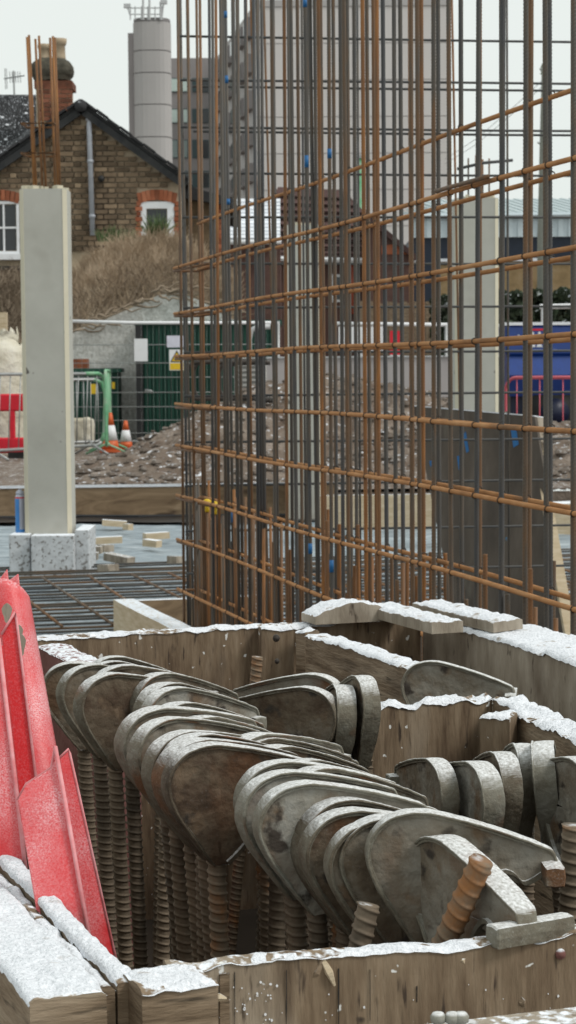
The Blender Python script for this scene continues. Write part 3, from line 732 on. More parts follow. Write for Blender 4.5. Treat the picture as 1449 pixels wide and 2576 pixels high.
mb = MB(); blades(mb, lambda rs: UY(rs.uniform(-60, 70), rs.uniform(700, 850), 29.6 + rs.random() * .5), 1500, rs, .15, .45, .6, .008, .8)
part('twigs', mb, M['twig'], lh, stuff=True)
def lmound(u, v):
    p_ = UY(-70 + 240 * u, 860 - 170 * v + 10 * nz((u * 4, v * 4, 0), 1), 29.8 + .8 * v); return p_
part('dead_stem_mass', MB().grid(lmound, 20, 10), M['twig'], lh, True, stuff=True)
solo('timber_post', MB().box((UY(4, 800, 28.6).x, 28.6, (UY(4, 786, 28.6).z + GZ) / 2), (.16, .12, UY(4, 786, 28.6).z - GZ)), M['newwood'], 'orange-brown timber post at the left edge above the bag', 'post')

# ---- brick gable house
Y = 32.0
hs_ = root('brick_house', 'yellow-brown brick gable house with dark verges and white windows', 'house', V(UY(200, 940, Y).x, Y + 3, 0))
AP, LF, RT = (200, 276), (-120, 500), (452, 455)
def inside(px, py, mgn=0):
    if px < AP[0]: lim = AP[1] + (LF[1] - AP[1]) * (AP[0] - px) / (AP[0] - LF[0])
    else: lim = AP[1] + (RT[1] - AP[1]) * (px - AP[0]) / (RT[0] - AP[0])
    return py > lim + mgn
part('wall', MB().prism([UY(x, y, Y + .06) for x, y in (AP, RT, (452, 960), (-120, 960), LF)], V(0, 6, 0)), M['mortar'], hs_)
WIN = [(-60, 476, 52, 672), (345, 478, 447, 600)]
ch, bl, hd, mo = .0835, .208, .098, .019
st_me = MB().box((0, 0, 0), (bl, .07, ch - mo)).mesh('brick'); hd_me = MB().box((0, 0, 0), (hd, .07, ch - mo)).mesh('brick')
st_me.materials.append(M['brick']); hd_me.materials.append(M['brick'])
cand = []
z = UY(0, 700, Y).z; zt_ = UY(200, 276, Y).z; k = 0
while z < zt_:
    x = UY(-118, 500, Y).x + (0 if k % 2 else -.5 * (bl + hd) * .98); j = 0
    while x < UY(450, 500, Y).x:
        wd = bl if j % 2 == 0 else hd; cxx = x + wd / 2
        py = 940 - (z + ch / 2 - 1.3) / Y * FPX + 3
        xa, xb = x, x + wd
        for a, b_, c_, d_ in WIN:                      # cut bricks at the openings
            if b_ - 4 < py < d_:
                oa, ob = UY(a, py, Y).x, UY(c_, py, Y).x
                if xb > oa and xa < ob:
                    if xa < oa: xb = oa
                    elif xb > ob: xa = ob
                    else: xb = xa
        px = IW / 2 + ((xa + xb) / 2) / Y * FPX - .004 * (py - 940)
        if xb - xa > .03 and inside(px, py, 15) and px < 450 and not (px > 175 and py > 640): cand.append(((xa + xb) / 2, z + ch / 2, xb - xa, px, py))
        x += wd + mo; j += 1
    z += ch; k += 1
cand.sort(key=lambda c: -(c[2] + (0 if (c[3] < 60 and c[4] > 475) else .3) - (5 if c[3] < -14 else 0)))
rest = MB()
for i, (x, z, wd, px, py) in enumerate(cand):
    if i < 300:
        o = bpy.data.objects.new('brick', st_me); COL.objects.link(o); o.parent = hs_; o.scale.x = wd / bl
        o.location = V(x, Y + .035 + rs.uniform(-.004, .004), z) - ORG[hs_]
    else: rest.box((x, Y + .035, z), (wd, .07, ch - mo))
if rest.v: part('bricks', rest, M['brickstuff'], hs_, stuff=True)
# verges
def verge(p0, p1, nm):
    a, b = UY(*p0, Y - .12), UY(*p1, Y - .12); d = (b - a).normalized(); nrm = d.cross(V(0, 1, 0)); nrm = nrm if nrm.z > 0 else -nrm
    bo = part('bargeboard', MB().obox(a - nrm * .10, b - a, V(0, .05, 0), nrm * .11), M['verge'], hs_)
    part('roof_slope', MB().obox(a + nrm * .02 + V(0, .02, 0), b - a, V(0, 6.2, 0), nrm * .05), M['verge'], hs_)
    L = (b - a).length; n = int(L / .22)
    for i in range(n):
        c = a + d * (L * i / n)
        part('verge_tile', MB().obox(c + nrm * (.072 + .012 * (i % 2)) + V(0, -.04 - .02 * rs.random(), 0), d * (.215), V(0, .3, 0), nrm * .035), M['slate'], hs_)
verge((204, 268), (-120, 494), 'l'); verge((204, 268), (470, 462), 'r')
part('ridge_tile', MB().tube([UY(203, 266, Y - .2), UY(203, 262, Y + 6)], .10, 10), M['slate'], hs_, True)
# arches
def arch(x0, x1, yb, h, n):
    cxp = (x0 + x1) / 2; me = MB().box((0, 0, 0), (.066, .07, h * Y / FPX)).mesh('arch_brick'); me.materials.append(M['redbrick'])
    for k in range(n):
        t = (k + .5) / n - .5; px = cxp + t * (x1 - x0); c = UY(px, yb - h / 2 + 10 * (2 * t) ** 2 - 4, Y)
        o = bpy.data.objects.new('arch_brick', me); COL.objects.link(o); o.parent = hs_
        o.location = V(c.x, Y + .03, c.z) - ORG[hs_]; o.rotation_euler = (0, t * .42, 0)
arch(-58, 49, 507, 26, 9); arch(346, 444, 507, 26, 9)
for (px, y0) in ((349, 512), (446, 512)):
    for k in range(7):
        c = UY(px, y0 + 13 * k, Y); part('quoin_brick', MB().box((c.x, Y + .033, c.z), (.11 if k % 2 else .07, .07, .07)), M['redbrick'], hs_)
# windows: white frames set back from the brick face
def window(x0, y0, x1, y1, cols, rows, fw, sill=True, pane='glassdark', recess=.035):
    a, b = UY(x0, y1, Y + recess), UY(x1, y0, Y + recess); W_, H_ = b.x - a.x, b.z - a.z; yy = Y + recess
    f_ = MB()
    f_.box((a.x + W_ / 2, yy, b.z - fw / 2), (W_, .05, fw)); f_.box((a.x + W_ / 2, yy, a.z + fw / 2), (W_, .05, fw))
    f_.box((a.x + fw / 2, yy, a.z + H_ / 2), (fw, .046, H_ - 2 * fw)); f_.box((b.x - fw / 2, yy, a.z + H_ / 2), (fw, .046, H_ - 2 * fw))
    w_ = part('window', f_, M['white'], hs_)
    pw, ph = (W_ - 2 * fw) / cols, (H_ - 2 * fw) / rows; gb = .028
    for i in range(1, cols): part('glazing_bar', MB().box((a.x + fw + pw * i, yy, a.z + H_ / 2), (gb, .03, H_ - 2 * fw)), M['white'], w_)
    for j in range(1, rows): part('glazing_bar', MB().box((a.x + W_ / 2, yy - .004, a.z + fw + ph * j), (W_ - 2 * fw, .03, gb)), M['white'], w_)
    for i in range(cols):
        for j in range(rows):
            part('pane', MB().box((a.x + fw + pw * (i + .5), yy + .008, a.z + fw + ph * (j + .5)), (pw - gb, .008, ph - gb)), M[pane], w_)
    if sill: part('sill', MB().box((a.x + W_ / 2, yy - .06, a.z - .05), (W_ + .08, .18, .09)), M['white'], w_)
window(-60, 506, 48, 640, 3, 2, .045)
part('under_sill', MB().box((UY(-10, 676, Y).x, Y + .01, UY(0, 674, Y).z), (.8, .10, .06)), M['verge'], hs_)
window(352, 507, 438, 600, 1, 1, .11, False)
part('downpipe', MB().tube([UY(228, 288, Y - .06), UY(226, 302, Y - .06), UY(224, 312, Y - .06), UY(233, 592, Y - .06)], .042, 10), M['pipegrey'], hs_, True)
for py in (296, 402, 540): part('pipe_collar', MB().tube([UY(224 + (py - 300) * .032, py, Y - .06), UY(224 + (py - 300) * .032, py + 8, Y - .06)], .052, 10), M['pipegrey'], hs_, True)
part('vent', MB().lathe([(.075, 0), (.075, .03)], (0, 0, 0), 14), M['verge'], hs_).location = UY(255, 450, Y - .0) - ORG[hs_]
c = UY(255, 450, Y); o = part('flue', MB().tube([c + V(0, .04, 0), c + V(0, -.06, 0)], .05, 12), M['black'], hs_, True)
# right return of the house
a, b = UY(452, 640, 33), UY(557, 500, 33)
part('return_wall', MB().obox((a.x, 33, 0), (b.x - a.x, 0, 0), (0, 5, 0), (0, 0, b.z)), M['brickstuff'], hs_)
for k in range(12):
    c = UY(551, 508 + 12.5 * k, 33); part('quoin_brick', MB().box((c.x, 32.98, c.z), (.13 if k % 2 else .08, .08, .072)), M['redbrick'], hs_)
part('return_roof', MB().prism([UY(430, 440, 32.7), UY(480, 470, 32.7), UY(588, 500, 32.7), UY(580, 516, 32.7), UY(470, 500, 32.7), UY(430, 470, 32.7)], V(0, 5, 0)), M['slate'], hs_)
# tiled roof of the far wing and its tiles
t_me = MB().box((0, 0, 0), (.175, .035, .13)).mesh('roof_tile'); t_me.materials.append(M['slate'])
fw_ = part('wing_roof', MB().hexa([UY(-80, 430, 33.2), UY(175, 300, 33.2), UY(175, 238, 35.6), UY(-80, 238, 35.6), UY(-80, 440, 33.5), UY(175, 310, 33.5), UY(175, 248, 35.9), UY(-80, 248, 35.9)]), M['slate'], hs_)
for rr_ in range(13):
    v = (rr_ + .5) / 13; yy = 33.2 + 2.4 * v; py = 405 - (405 - 241) * v
    for cc_ in range(15):
        px = -12 + cc_ * 9.4 + (rr_ % 2) * 2
        if px > 100 or not (py < 276 + 224 * (200 - px) / 320 + 8): continue
        o = bpy.data.objects.new('roof_tile', t_me); COL.objects.link(o); o.parent = hs_
        o.location = UY(px, py, yy - .06) - ORG[hs_]; o.rotation_euler = (R(-38), rs.uniform(-.05, .05), 0); o.scale = (.33, 1, .9)
        sn = None
mb = MB()
for k in range(22):
    v = rs.random(); px = rs.uniform(-10, 95); py = 405 - 164 * v
    if py < 276 + 224 * (200 - px) / 320 - 6 and rs.random() < (1.15 - v):
        c = UY(px, py, 33.2 + 2.4 * v - .1); mb.box(c, (.05, .02, .035), Matrix.Rotation(R(-38), 3, 'X'))
part('frost_patches', mb, M['frost'], fw_, stuff=True)
# chimney
Yc = 33.4
chm = part('chimney', MB().obox(UY(92, 330, Yc), (UY(177, 0, Yc).x - UY(92, 0, Yc).x, 0, 0), (0, .55, 0), (0, 0, UY(0, 205, Yc).z - UY(0, 330, Yc).z)), M['mortar'], hs_)
cb_me = MB().box((0, 0, 0), (.185, .06, .062)).mesh('brick'); cb_me.materials.append(M['chimbrick'])
z = UY(0, 300, Yc).z; k = 0; xl, xr = UY(92, 0, Yc).x, UY(177, 0, Yc).x
while z < UY(130, 208, Yc).z:
    x = xl - (.09 if k % 2 else 0)
    while x < xr - .02:
        x0, x1 = max(x, xl - .01), min(x + .185, xr + .01)
        if x1 - x0 > .03:
            o = bpy.data.objects.new('brick', cb_me); COL.objects.link(o); o.parent = chm
            o.location = V((x0 + x1) / 2, Yc - .0, z) - ORG[hs_]; o.scale.x = (x1 - x0) / .185
        x += .195
    z += .074; k += 1
def cap_fn(u, v):
    prof = [(.30, 205), (.325, 196), (.36, 190), (.375, 180), (.36, 168), (.31, 158), (.25, 152), (.18, 148), (.0, 146)]
    t = v * (len(prof) - 1); i = min(int(t), len(prof) - 2); f_ = t - i
    rad = prof[i][0] * (1 - f_) + prof[i + 1][0] * f_; py = prof[i][1] * (1 - f_) + prof[i + 1][1] * f_
    an = 2 * math.pi * u; q = 4; cxx, sxx = math.cos(an), math.sin(an); kk = (abs(cxx) ** q + abs(sxx) ** q) ** (-1 / q)
    c = UY(131, py, Yc + .28)
    return c + V(rad * .97 * kk * cxx, rad * .8 * kk * sxx, .02 * nz((cxx * 3, sxx * 3, v * 4), 2))
part('mortar_cap', MB().grid(cap_fn, 40, 24), M['moss'], chm, True)
part('dark_course', MB().obox(UY(86, 222, Yc - .03), (UY(182, 0, Yc).x - UY(86, 0, Yc).x, 0, 0), (0, .62, 0), (0, 0, .12)), M['chimbrick'], chm)
for px, yt, sc_ in ((150, 98, 1.0), (112, 112, .9)):
    c = UY(px, 160, Yc + .25); h = UY(px, yt, Yc + .25).z - c.z
    part('pot', MB().lathe([(.115 * sc_, 0), (.10 * sc_, h * .3), (.095 * sc_, h * .72), (.11 * sc_, h * .74), (.125 * sc_, h * .86), (.125 * sc_, h), (.09 * sc_, h)], c, 18), M['pot'], chm, True)
# aerial
ar = root('tv_aerial', 'thin pale television aerial above the tiled roof', 'aerial', UY(36, 240, 34.5))
part('mast', MB().tube([UY(36, 240, 34.5), UY(34, 178, 34.5)], .016, 6), M['galv'], ar)
part('boom', MB().tube([UY(10, 198, 34.5), UY(62, 190, 34.5)], .012, 6), M['galv'], ar)
for px in (12, 16, 24, 30, 38, 44, 50): part('element', MB().tube([UY(px, 180 if px > 20 else 172, 34.45), UY(px + 2, 208 if px > 20 else 224, 34.55)], .006, 5), M['galv'], ar)

# ---- frosted lean-to roof and maroon house behind the cage
lt = root('lean_to_house', 'low house with frosted white tile roof seen through the cage', 'house', V(UY(630, 600, 40).x, 41, GZ))
a, b = UY(556, 606, 40), UY(705, 505, 41.5)
part('wall', MB().obox((a.x, 40.15, 0), (UY(705, 600, 40).x - a.x, 0, 0), (0, 4, 0), (0, 0, a.z)), M['maroonwall'], lt)
for k in range(11):
    t = k / 11; p0 = UY(556, 606 - 100 * t, 40 + 1.5 * t); p1 = UY(705, 606 - 100 * t, 40 + 1.5 * t)
    part('tile_course', MB().obox(p0, p1 - p0, V(0, .16, .075), V(0, -.05, .06)), M['frosttile'], lt)
part('gutter', MB().tube([UY(550, 610, 39.9), UY(708, 608, 39.9)], .05, 8), M['white'], lt, True)
Yh = 52
mh = root('maroon_house', 'dark maroon brick house with sloping tiled roof behind the cage', 'house', V(UY(830, 800, Yh).x, Yh + 3, GZ))
wx0, wx1 = UY(585, 700, Yh).x, UY(1012, 700, Yh).x; wz = UY(800, 640, Yh).z
part('wall', MB().obox((wx0, Yh, 0), (wx1 - wx0, 0, 0), (0, 6, 0), (0, 0, wz)), M['maroonwall'], mh)
part('roof', MB().hexa([UY(585, 645, Yh - .3), UY(1042, 655, Yh - .3), UY(1042, 655, Yh + 7), UY(585, 645, Yh + 7), UY(700, 470, Yh + 2.5), UY(862, 478, Yh + 2.5), UY(862, 478, Yh + 4), UY(700, 470, Yh + 4)]), M['maroon'], mh)
for k in range(9):
    t = k / 9; p0 = UY(590 + 105 * t, 638 - 160 * t, Yh - .36 + 2.7 * t); p1 = UY(1036 - 172 * t, 646 - 160 * t, Yh - .36 + 2.7 * t)
    part('tile_course', MB().obox(p0, p1 - p0, V(0, .1, .06), V(0, -.04, .05)), M['maroon'], mh)
part('frosted_eaves', MB().tube([UY(585, 648, Yh - .4), UY(1045, 658, Yh - .4)], .07, 6), M['white'], mh)
for x0, y0, x1, y1 in ((622, 690, 652, 745), (780, 640, 812, 700), (832, 690, 862, 760), (930, 700, 960, 760)):
    a, b = UY(x0, y1, Yh - .05), UY(x1, y0, Yh - .05)
    w_ = part('window', MB().obox((a.x, Yh - .06, a.z), (b.x - a.x, 0, 0), (0, .1, 0), (0, 0, b.z - a.z)), M['white'], mh)
    part('pane', MB().obox((a.x + .07, Yh - .075, a.z + .07), (b.x - a.x - .14, 0, 0), (0, .05, 0), (0, 0, b.z - a.z - .14)), M['glassdark'], w_)
part('downpipe', MB().tube([UY(888, 650, Yh - .1), UY(889, 790, Yh - .1)], .06, 8), plain('orange_pipe', g(.34, .075, .04)), mh, True)
br = root('brick_extension', 'small red-brown brick gable at right end of the maroon house', 'house', V(UY(1000, 660, 50).x, 51, GZ))
part('wall', MB().prism([UY(x, y, 50) for x, y in ((925, 555), (1038, 650), (1038, 830), (925, 830))], V(0, 4, 0)), M['maroonwall'], br)
part('red_course', MB().prism([UY(x, y, 49.97) for x, y in ((960, 618), (1010, 612), (1036, 640), (960, 640))], V(0, .05, 0)), M['redbrick'], br)
part('verge', MB().obox(UY(915, 545, 49.8), UY(1045, 655, 49.8) - UY(915, 545, 49.8), V(0, 4.2, 0), V(.05, 0, .12)), M['maroon'], br)

# ---- white hoarding board, striped posts, timber fence behind
solo('white_hoarding', MB().obox(UY(852, 884, 26.8), (UY(968, 0, 26.8).x - UY(852, 0, 26.8).x, 0, 0), (0, .02, 0), (0, 0, UY(852, 822, 26.8).z - UY(852, 884, 26.8).z)).box((UY(910, 884, 26.8).x, 26.85, UY(852, 884, 26.8).z / 2 + .13), (.1, .06, UY(852, 884, 26.8).z - .26)), M['white'], 'bright white hoarding sheet seen through the cage', 'hoarding')
for px, lab in ((985, 'left red and white marker post behind the cage'), (1003, 'right red and white marker post behind the cage')):
    t = UY(px, 832, 26.5); r = root('marker_post', lab, 'post', V(t.x, 26.5, GZ))
    n = 5
    for k in range(n):
        z0 = GZ + (t.z - GZ) * k / n; part('stripe', MB().box((t.x, 26.5, z0 + (t.z - GZ) / n / 2), (.045, .04, (t.z - GZ) / n - .002)), M['barrierred'] if k % 2 == 0 else M['white'], r)
r = root('timber_fence', 'weathered brown board fence behind right half of the cage', 'fence', V(UY(1010, 800, 44).x, 44, GZ))
for k in range(26):
    px = 905 + 9.2 * k; c = UY(px, 760 + rs.uniform(-4, 4), 44); part('board', MB().obox((c.x, 44 + .01 * (k % 2), GZ), (.074, 0, 0), (0, .02, 0), (0, 0, c.z - GZ)), M['woodh'], r)

# ---- grey upstand wall with the hairpin bars in front
gb = root('concrete_upstand', 'long smooth grey upstand wall behind the soil heap', 'wall', V(UY(950, 1003, 23.2).x, 23.4, GZ))
a, b = UY(672, 1002, 23.2), UY(1252, 897, 23.2)
part('wall', MB().obox((a.x, 23.2, a.z), (b.x - a.x, 0, 0), (0, .4, 0), (0, 0, b.z - a.z)), M['greybeam'], gb)
part('foot', MB().obox((a.x + .02, 23.27, GZ - .05), (b.x - a.x - .04, 0, 0), (0, .3, 0), (0, 0, a.z - GZ + .05)), M['verge'], gb)  # dark colour stands for the shadow under the wall face
part('end_cap', MB().obox((b.x - .10, 23.19, a.z), (.11, 0, 0), (0, .43, 0), (0, 0, b.z - a.z + .01)), M['tank'], gb)
part('frosted_coping', MB().obox((a.x - .01, 23.18, b.z), (b.x - a.x + .02, 0, 0), (0, .44, 0), (0, 0, .018)), M['block'], gb)

# ---- blue truck with white marks
YT = 30.0
x0, x1 = UY(1272, 900, YT).x, UY(1272, 900, YT).x + 3.6
tk = root('blue_truck', 'dark blue truck with white emblem row at right edge', 'truck', V((x0 + x1) / 2, YT + 1.1, GZ))
ztp, zmd, zbt = UY(1360, 818, YT).z, UY(1360, 893, YT).z, UY(1360, 1075, YT).z
part('body_side', MB().obox((x0, YT, zmd), (x1 - x0, 0, 0), (0, 2.2, 0), (0, 0, ztp - zmd)), M['truckblue'], tk).modifiers.new('b', 'BEVEL').width = .03
part('skirt', MB().prism([V(x0 + .02, YT + .06, zmd), V(x0 + .02, YT - .10, zmd - .30), V(x0 + .02, YT + .06, zmd - .62), V(x0 + .02, YT + .5, zmd - .62), V(x0 + .02, YT + .5, zmd)], V(x1 - x0 - .04, 0, 0)), M['truckblue'], tk)
part('chassis', MB().obox((x0 + .1, YT + .2, GZ + .35), (x1 - x0 - .2, 0, 0), (0, 1.7, 0), (0, 0, zmd - GZ - .5)), M['truckdark'], tk)
part('roof_frost', MB().obox((x0 - .01, YT - .02, ztp), (x1 - x0, 0, 0), (0, 2.24, 0), (0, 0, .045)), M['frost'], tk)
part('red_stripe', MB().obox(UY(1318, 832, YT - .006), (.34, 0, 0), (0, .004, 0), (0, 0, .03)), M['barrierred'], tk)
for k, px in enumerate((1305, 1322, 1340, 1357, 1373)):
    for py in ((846,) if k < 1 else (838, 862)):
        c = UY(px, py + 4, YT - .008); e = part('emblem', MB().prism([c + V(.042 * xx, 0, .042 * zz) for xx, zz in ((-1, -1), (1, -1), (.9, -.3), (.45, .1), (.5, .7), (0, 1.2), (-.5, .7), (-.45, .1), (-.9, -.3))], V(0, .005, 0)), M['white'], tk)
part('text_strip', MB().obox(UY(1330, 884, YT - .006), (.42, 0, 0), (0, .004, 0), (0, 0, .025)), M['lilac'], tk)
for xw in (x0 + .75, x0 + 2.7):
    wr = part('wheel', MB().tube([V(xw, YT + .05, GZ + .42), V(xw, YT + .35, GZ + .42)], .42, 24), M['black'], tk, True)
    part('rim', MB().tube([V(xw, YT + .03, GZ + .42), V(xw, YT + .1, GZ + .42)], .22, 18), M['truckdark'], wr, True)
ped_barrier(gp(1272, 24.0) , gp(1600, 22.6), .97, 'pink-red crowd barrier in front of the blue truck', nb=10, m_=M['pink'])
solo('white_rail', MB().tube([UY(1358, 772, 38), UY(1520, 768, 38)], .05, 8).tube([UY(1366, 772, 38), V(UY(1366, 772, 38).x, 38, GZ)], .04, 8), M['white'], 'white handrail in front of the hedge at right edge', 'rail')
# hedge, tan wall
hd_ = root('hedge', 'dark frosted hedge behind the blue truck', 'hedge', V(UY(1330, 800, 41).x, 41.5, GZ))
mb = MB()
def leaf(mb, c, s, rs):
    a = V(rs.gauss(0, 1), rs.gauss(0, 1), rs.gauss(0, 1)).normalized(); b_ = a.cross(V(rs.random(), rs.random(), rs.random() + .1)).normalized()
    mb.add([c - a * s, c + b_ * s * .6, c + a * s, c - b_ * s * .6], [(0, 1, 2, 3)])
for _ in range(9000):
    px = rs.uniform(1085, 1500); t = 735 + 14 * nz((px * .03, 0, 0), 1) + (18 if px < 1180 else 0); py = rs.uniform(t, 850) if rs.random() < .8 else t + rs.uniform(0, 8)
    leaf(mb, UY(px, py, 41 + rs.uniform(0, 1.2)), rs.uniform(.05, .10), rs)
part('foliage', mb, M['hedge'], hd_, stuff=True)
part('inner_branches', MB().obox((UY(1090, 800, 41.6).x, 41.7, GZ), (3.6, 0, 0), (0, .6, 0), (0, 0, 1.75)), M['hedge'], hd_)
tw = root('garden_wall', 'tan brick boundary wall with frosted coping behind the hedge', 'wall', V(UY(1300, 700, 48).x, 48, GZ))
a, b = UY(1100, 690, 48), UY(1560, 655, 48)
part('wall', MB().obox((a.x, 48, 0), (b.x - a.x, 0, 0), (0, .3, 0), (0, 0, b.z)), M['tanbrick'], tw)
for k in range(14): part('coping_stone', MB().obox((a.x + (b.x - a.x) * k / 14 + .01, 47.95, b.z), ((b.x - a.x) / 14 - .02, 0, 0), (0, .4, 0), (0, 0, .07)), M['frosttile'], tw)
# pale shed
YS = 75.0
sd = root('industrial_shed', 'pale blue industrial shed with ribbed roof and navy base band', 'shed', V(UY(1250, 600, YS).x, YS + 6, 0))
a, b = UY(1035, 650, YS), UY(1620, 540, YS); zm = UY(1250, 597, YS).z
part('navy_band', MB().obox((a.x, YS, 0), (b.x - a.x, 0, 0), (0, 12, 0), (0, 0, zm)), M['navy'], sd)
n = 46
for k in range(n):
    part('cladding_sheet', MB().obox((a.x + (b.x - a.x) * k / n, YS - .08 - .05 * (k % 2), zm), ((b.x - a.x) / n, 0, 0), (0, .12, 0), (0, 0, b.z - zm)), M['shedwhite'], sd)
part('gutter', MB().tube([V(a.x, YS - .2, b.z), V(b.x, YS - .2, b.z)], .12, 6), M['shedwhite'], sd)
for k in range(n):
    xa = a.x + (b.x - a.x) * k / n; wd = (b.x - a.x) / n; rz = .85 * max(0, min(1, (k - 3) / 5))
    part('roof_sheet', MB().obox((xa, YS - .15, b.z + .02 + .03 * (k % 2)), (wd * .96, 0, 0), (-.9, 7, .25 + rz), (0, 0, .08)), M['shedroof'], sd)
# telegraph pole
t = UY(1371, 160, 46); pl = root('telegraph_pole', 'tall grey telegraph pole standing between shed and truck', 'pole', V(UY(1366, 800, 46).x, 46, GZ))
part('shaft', MB().tube([V(UY(1364, 800, 46).x, 46, GZ), UY(1366, 600, 46), UY(1370, 300, 46), t], [.14, .13, .10, .075], 12), M['pole'], pl, True)
mb = MB()
for _ in range(70): leaf(mb, UY(1370 + rs.gauss(0, 3), rs.uniform(158, 205), 46), .05, rs)
part('ivy_top', mb, M['leaf'], pl, stuff=True)
for py in (362, 548): part('bracket', MB().tube([UY(1352, py - 4, 46), UY(1367, py + 6, 46), UY(1384, py - 2, 46)], .018, 6), M['pole'], pl)
part('insulator', MB().tube([UY(1358, 172, 46), UY(1362, 178, 46), UY(1368, 182, 46)], .02, 6), M['pole'], pl)
mb = MB()
for k in range(2):
    mb.tube([UY(1367, 200 + 15 * k, 46), UY(1300, 262 + 15 * k, 52), UY(1200, 348 + 14 * k, 62), UY(1120, 400 + 12 * k, 70)], .008, 4)
part('cable', mb, M['verge'], pl)
lp_ = root('street_lamp', 'thin green lamp column in front of the tower block', 'lamp post', V(UY(908, 800, 60).x, 60, GZ))
part('column', MB().tube([V(UY(908, 800, 60).x, 60, GZ), UY(908, 395, 60)], [.09, .06], 8), M['greentube'], lp_, True)
part('lantern', MB().box(UY(912, 394, 60), (.35, .2, .1)), M['galv'], lp_)

# ---- tower block
YB = 163.0
tb = root('tower_block', 'tall pale concrete tower block with blank panelled end wall', 'tower block', V(UY(885, 900, YB).x, YB + 14, 0))
xL, xR, zT = UY(640, 0, YB).x, UY(1132, 0, YB).x, UY(885, 6, YB).z
part('core', MB().prism([V(xL, YB + .15, 0), V(xR, YB + .15, 0), V(xR, YB + 28, 0), V(xL - 4.1, YB + 28, 0)], V(0, 0, zT)), M['tower'], tb)
pw, ph = (xR - xL) / 4, 2.94
pm = MB().box((0, 0, 0), (pw - .05, .15, ph - .06)).mesh('panel'); pm.materials.append(M['towerfront'])
z = zT - ph / 2 - .3
part('parapet', MB().obox((xL - .1, YB - .08, zT - .3), (xR - xL + .2, 0, 0), (0, .4, 0), (0, 0, .55)), M['tower'], tb)
while z > 4:
    for k in range(4):
        o = bpy.data.objects.new('panel', pm); COL.objects.link(o); o.parent = tb; o.location = V(xL + pw * (k + .5), YB + .075, z) - ORG[tb]
    z -= ph
dl = V(-4.1, 27.85, 0); nl = V(-dl.y, dl.x, 0).normalized()
for fl in range(9):
    z0 = zT - 2.4 - ph * fl
    for k in range(6):
        c = V(xL, YB + .15, z0) + dl * ((k + .5) / 6)
        f_ = part('window_bay', MB().obox(c - dl * .05 - nl * -.0, dl * .10, nl * .45, V(0, 0, 1.5)), M['wingconc'], tb)
        part('pane', MB().obox(c - dl * .042 + nl * .46 + V(0, 0, .15), dl * .084, nl * .03, V(0, 0, 1.2)), M['glassdark'], f_)
# wing
YW = 192.0
wx0, wx1, wzt = UY(420, 0, YW).x, UY(600, 0, YW).x, UY(480, 146, YW).z
wg = root('office_wing', 'darker concrete office wing with window bands beside stair tower', 'building', V((wx0 + wx1) / 2, YW + 6, 0))
part('wall', MB().obox((wx0, YW, 0), (wx1 - wx0, 0, 0), (0, 12, 0), (0, 0, wzt)), M['wingconc'], wg)
for row, (ya, yb) in enumerate(((199, 230), (276, 308), (354, 396), (432, 470))):
    for xa, xb, mt in ((425, 446, 'glasspale'), (457, 471, 'glasspale'), (486, 500, 'glassteal'), (502, 524, 'glassdark')):
        if row >= 2 and mt == 'glasspale': mt = 'glassgrey'
        if 'glassgrey' not in M: M['glassgrey'] = plain('grey_green_glass', g(.20, .25, .24), rough=.2, spec=.6)
        a, b = UY(xa, yb, YW), UY(xb, ya, YW)
        f_ = part('window', MB().obox((a.x - .08, YW - .10, a.z - .08), (b.x - a.x + .16, 0, 0), (0, .2, 0), (0, 0, b.z - a.z + .16)), M['glassteal'], wg)
        part('pane', MB().obox((a.x, YW - .13, a.z), (b.x - a.x, 0, 0), (0, .05, 0), (0, 0, b.z - a.z)), M[mt], f_)
# stair tower
YQ = 150.0
x0, x1, zt_ = UY(331, 0, YQ).x, UY(426, 0, YQ).x, UY(372, 48, YQ).z; cxs = (x0 + x1) / 2; hw = (x1 - x0) / 2
stt = root('stair_tower', 'grey rounded concrete stair tower with railing and masts on top', 'tower', V(cxs, YQ + hw, 0))
def rloop(hw, k=1.0):
    pts = []
    for i in range(28):
        an = 2 * math.pi * i / 28; q = 3.0; cxx, sxx = math.cos(an), math.sin(an); kk = (abs(cxx) ** q + abs(sxx) ** q) ** (-1 / q)
        pts.append(V(cxs + hw * k * kk * cxx, YQ + hw + hw * k * kk * sxx, 0))
    return pts
zs = [0] + [UY(372, yy, YQ).z for yy in (520, 430, 344, 262, 182, 126, 52)]
for i in range(len(zs) - 1):
    part('drum', MB().prism([p_ + V(0, 0, zs[i] + .04) for p_ in rloop(hw)], V(0, 0, zs[i + 1] - zs[i] - .08)), M['tower'], stt, False)
part('core', MB().prism(rloop(hw, .965), V(0, 0, zs[-1])), M['towerdark'], stt)
part('side_fin', MB().obox((UY(318, 0, YQ).x, YQ + .9, 0), (x0 - UY(318, 0, YQ).x + .4, 0, 0), (0, 1.6, 0), (0, 0, UY(318, 78, YQ).z)), M['wingconc'], stt)
part('cap', MB().prism([p_ + V(0, 0, zs[-1]) for p_ in rloop(hw, .97)], V(0, 0, .25)), M['towerdark'], stt)
mb = MB()
for py in (20, 36): mb.tube([UY(328, py, YQ), UY(408, py, YQ)], .05, 5)
part('railing', mb, M['lightgrey'], stt)
for px in (328, 340, 356, 372, 390, 408): part('rail_post', MB().tube([UY(px, 16, YQ), UY(px, 50, YQ)], .05, 5), M['lightgrey'], stt)
for px, py in ((360, -25), (376, -40), (404, 5)): part('mast', MB().tube([UY(px, py, YQ), UY(px, 50, YQ)], .09, 6), M['lightgrey'], stt)
for px, py in ((320, 15), (412, 5)):
    part('lamp_bracket', MB().tube([UY(px, py, YQ), UY(px + (8 if px < 350 else -4), 40, YQ)], .06, 5).box(UY(px, py, YQ), (.5, .3, .3)), M['lightgrey'], stt)

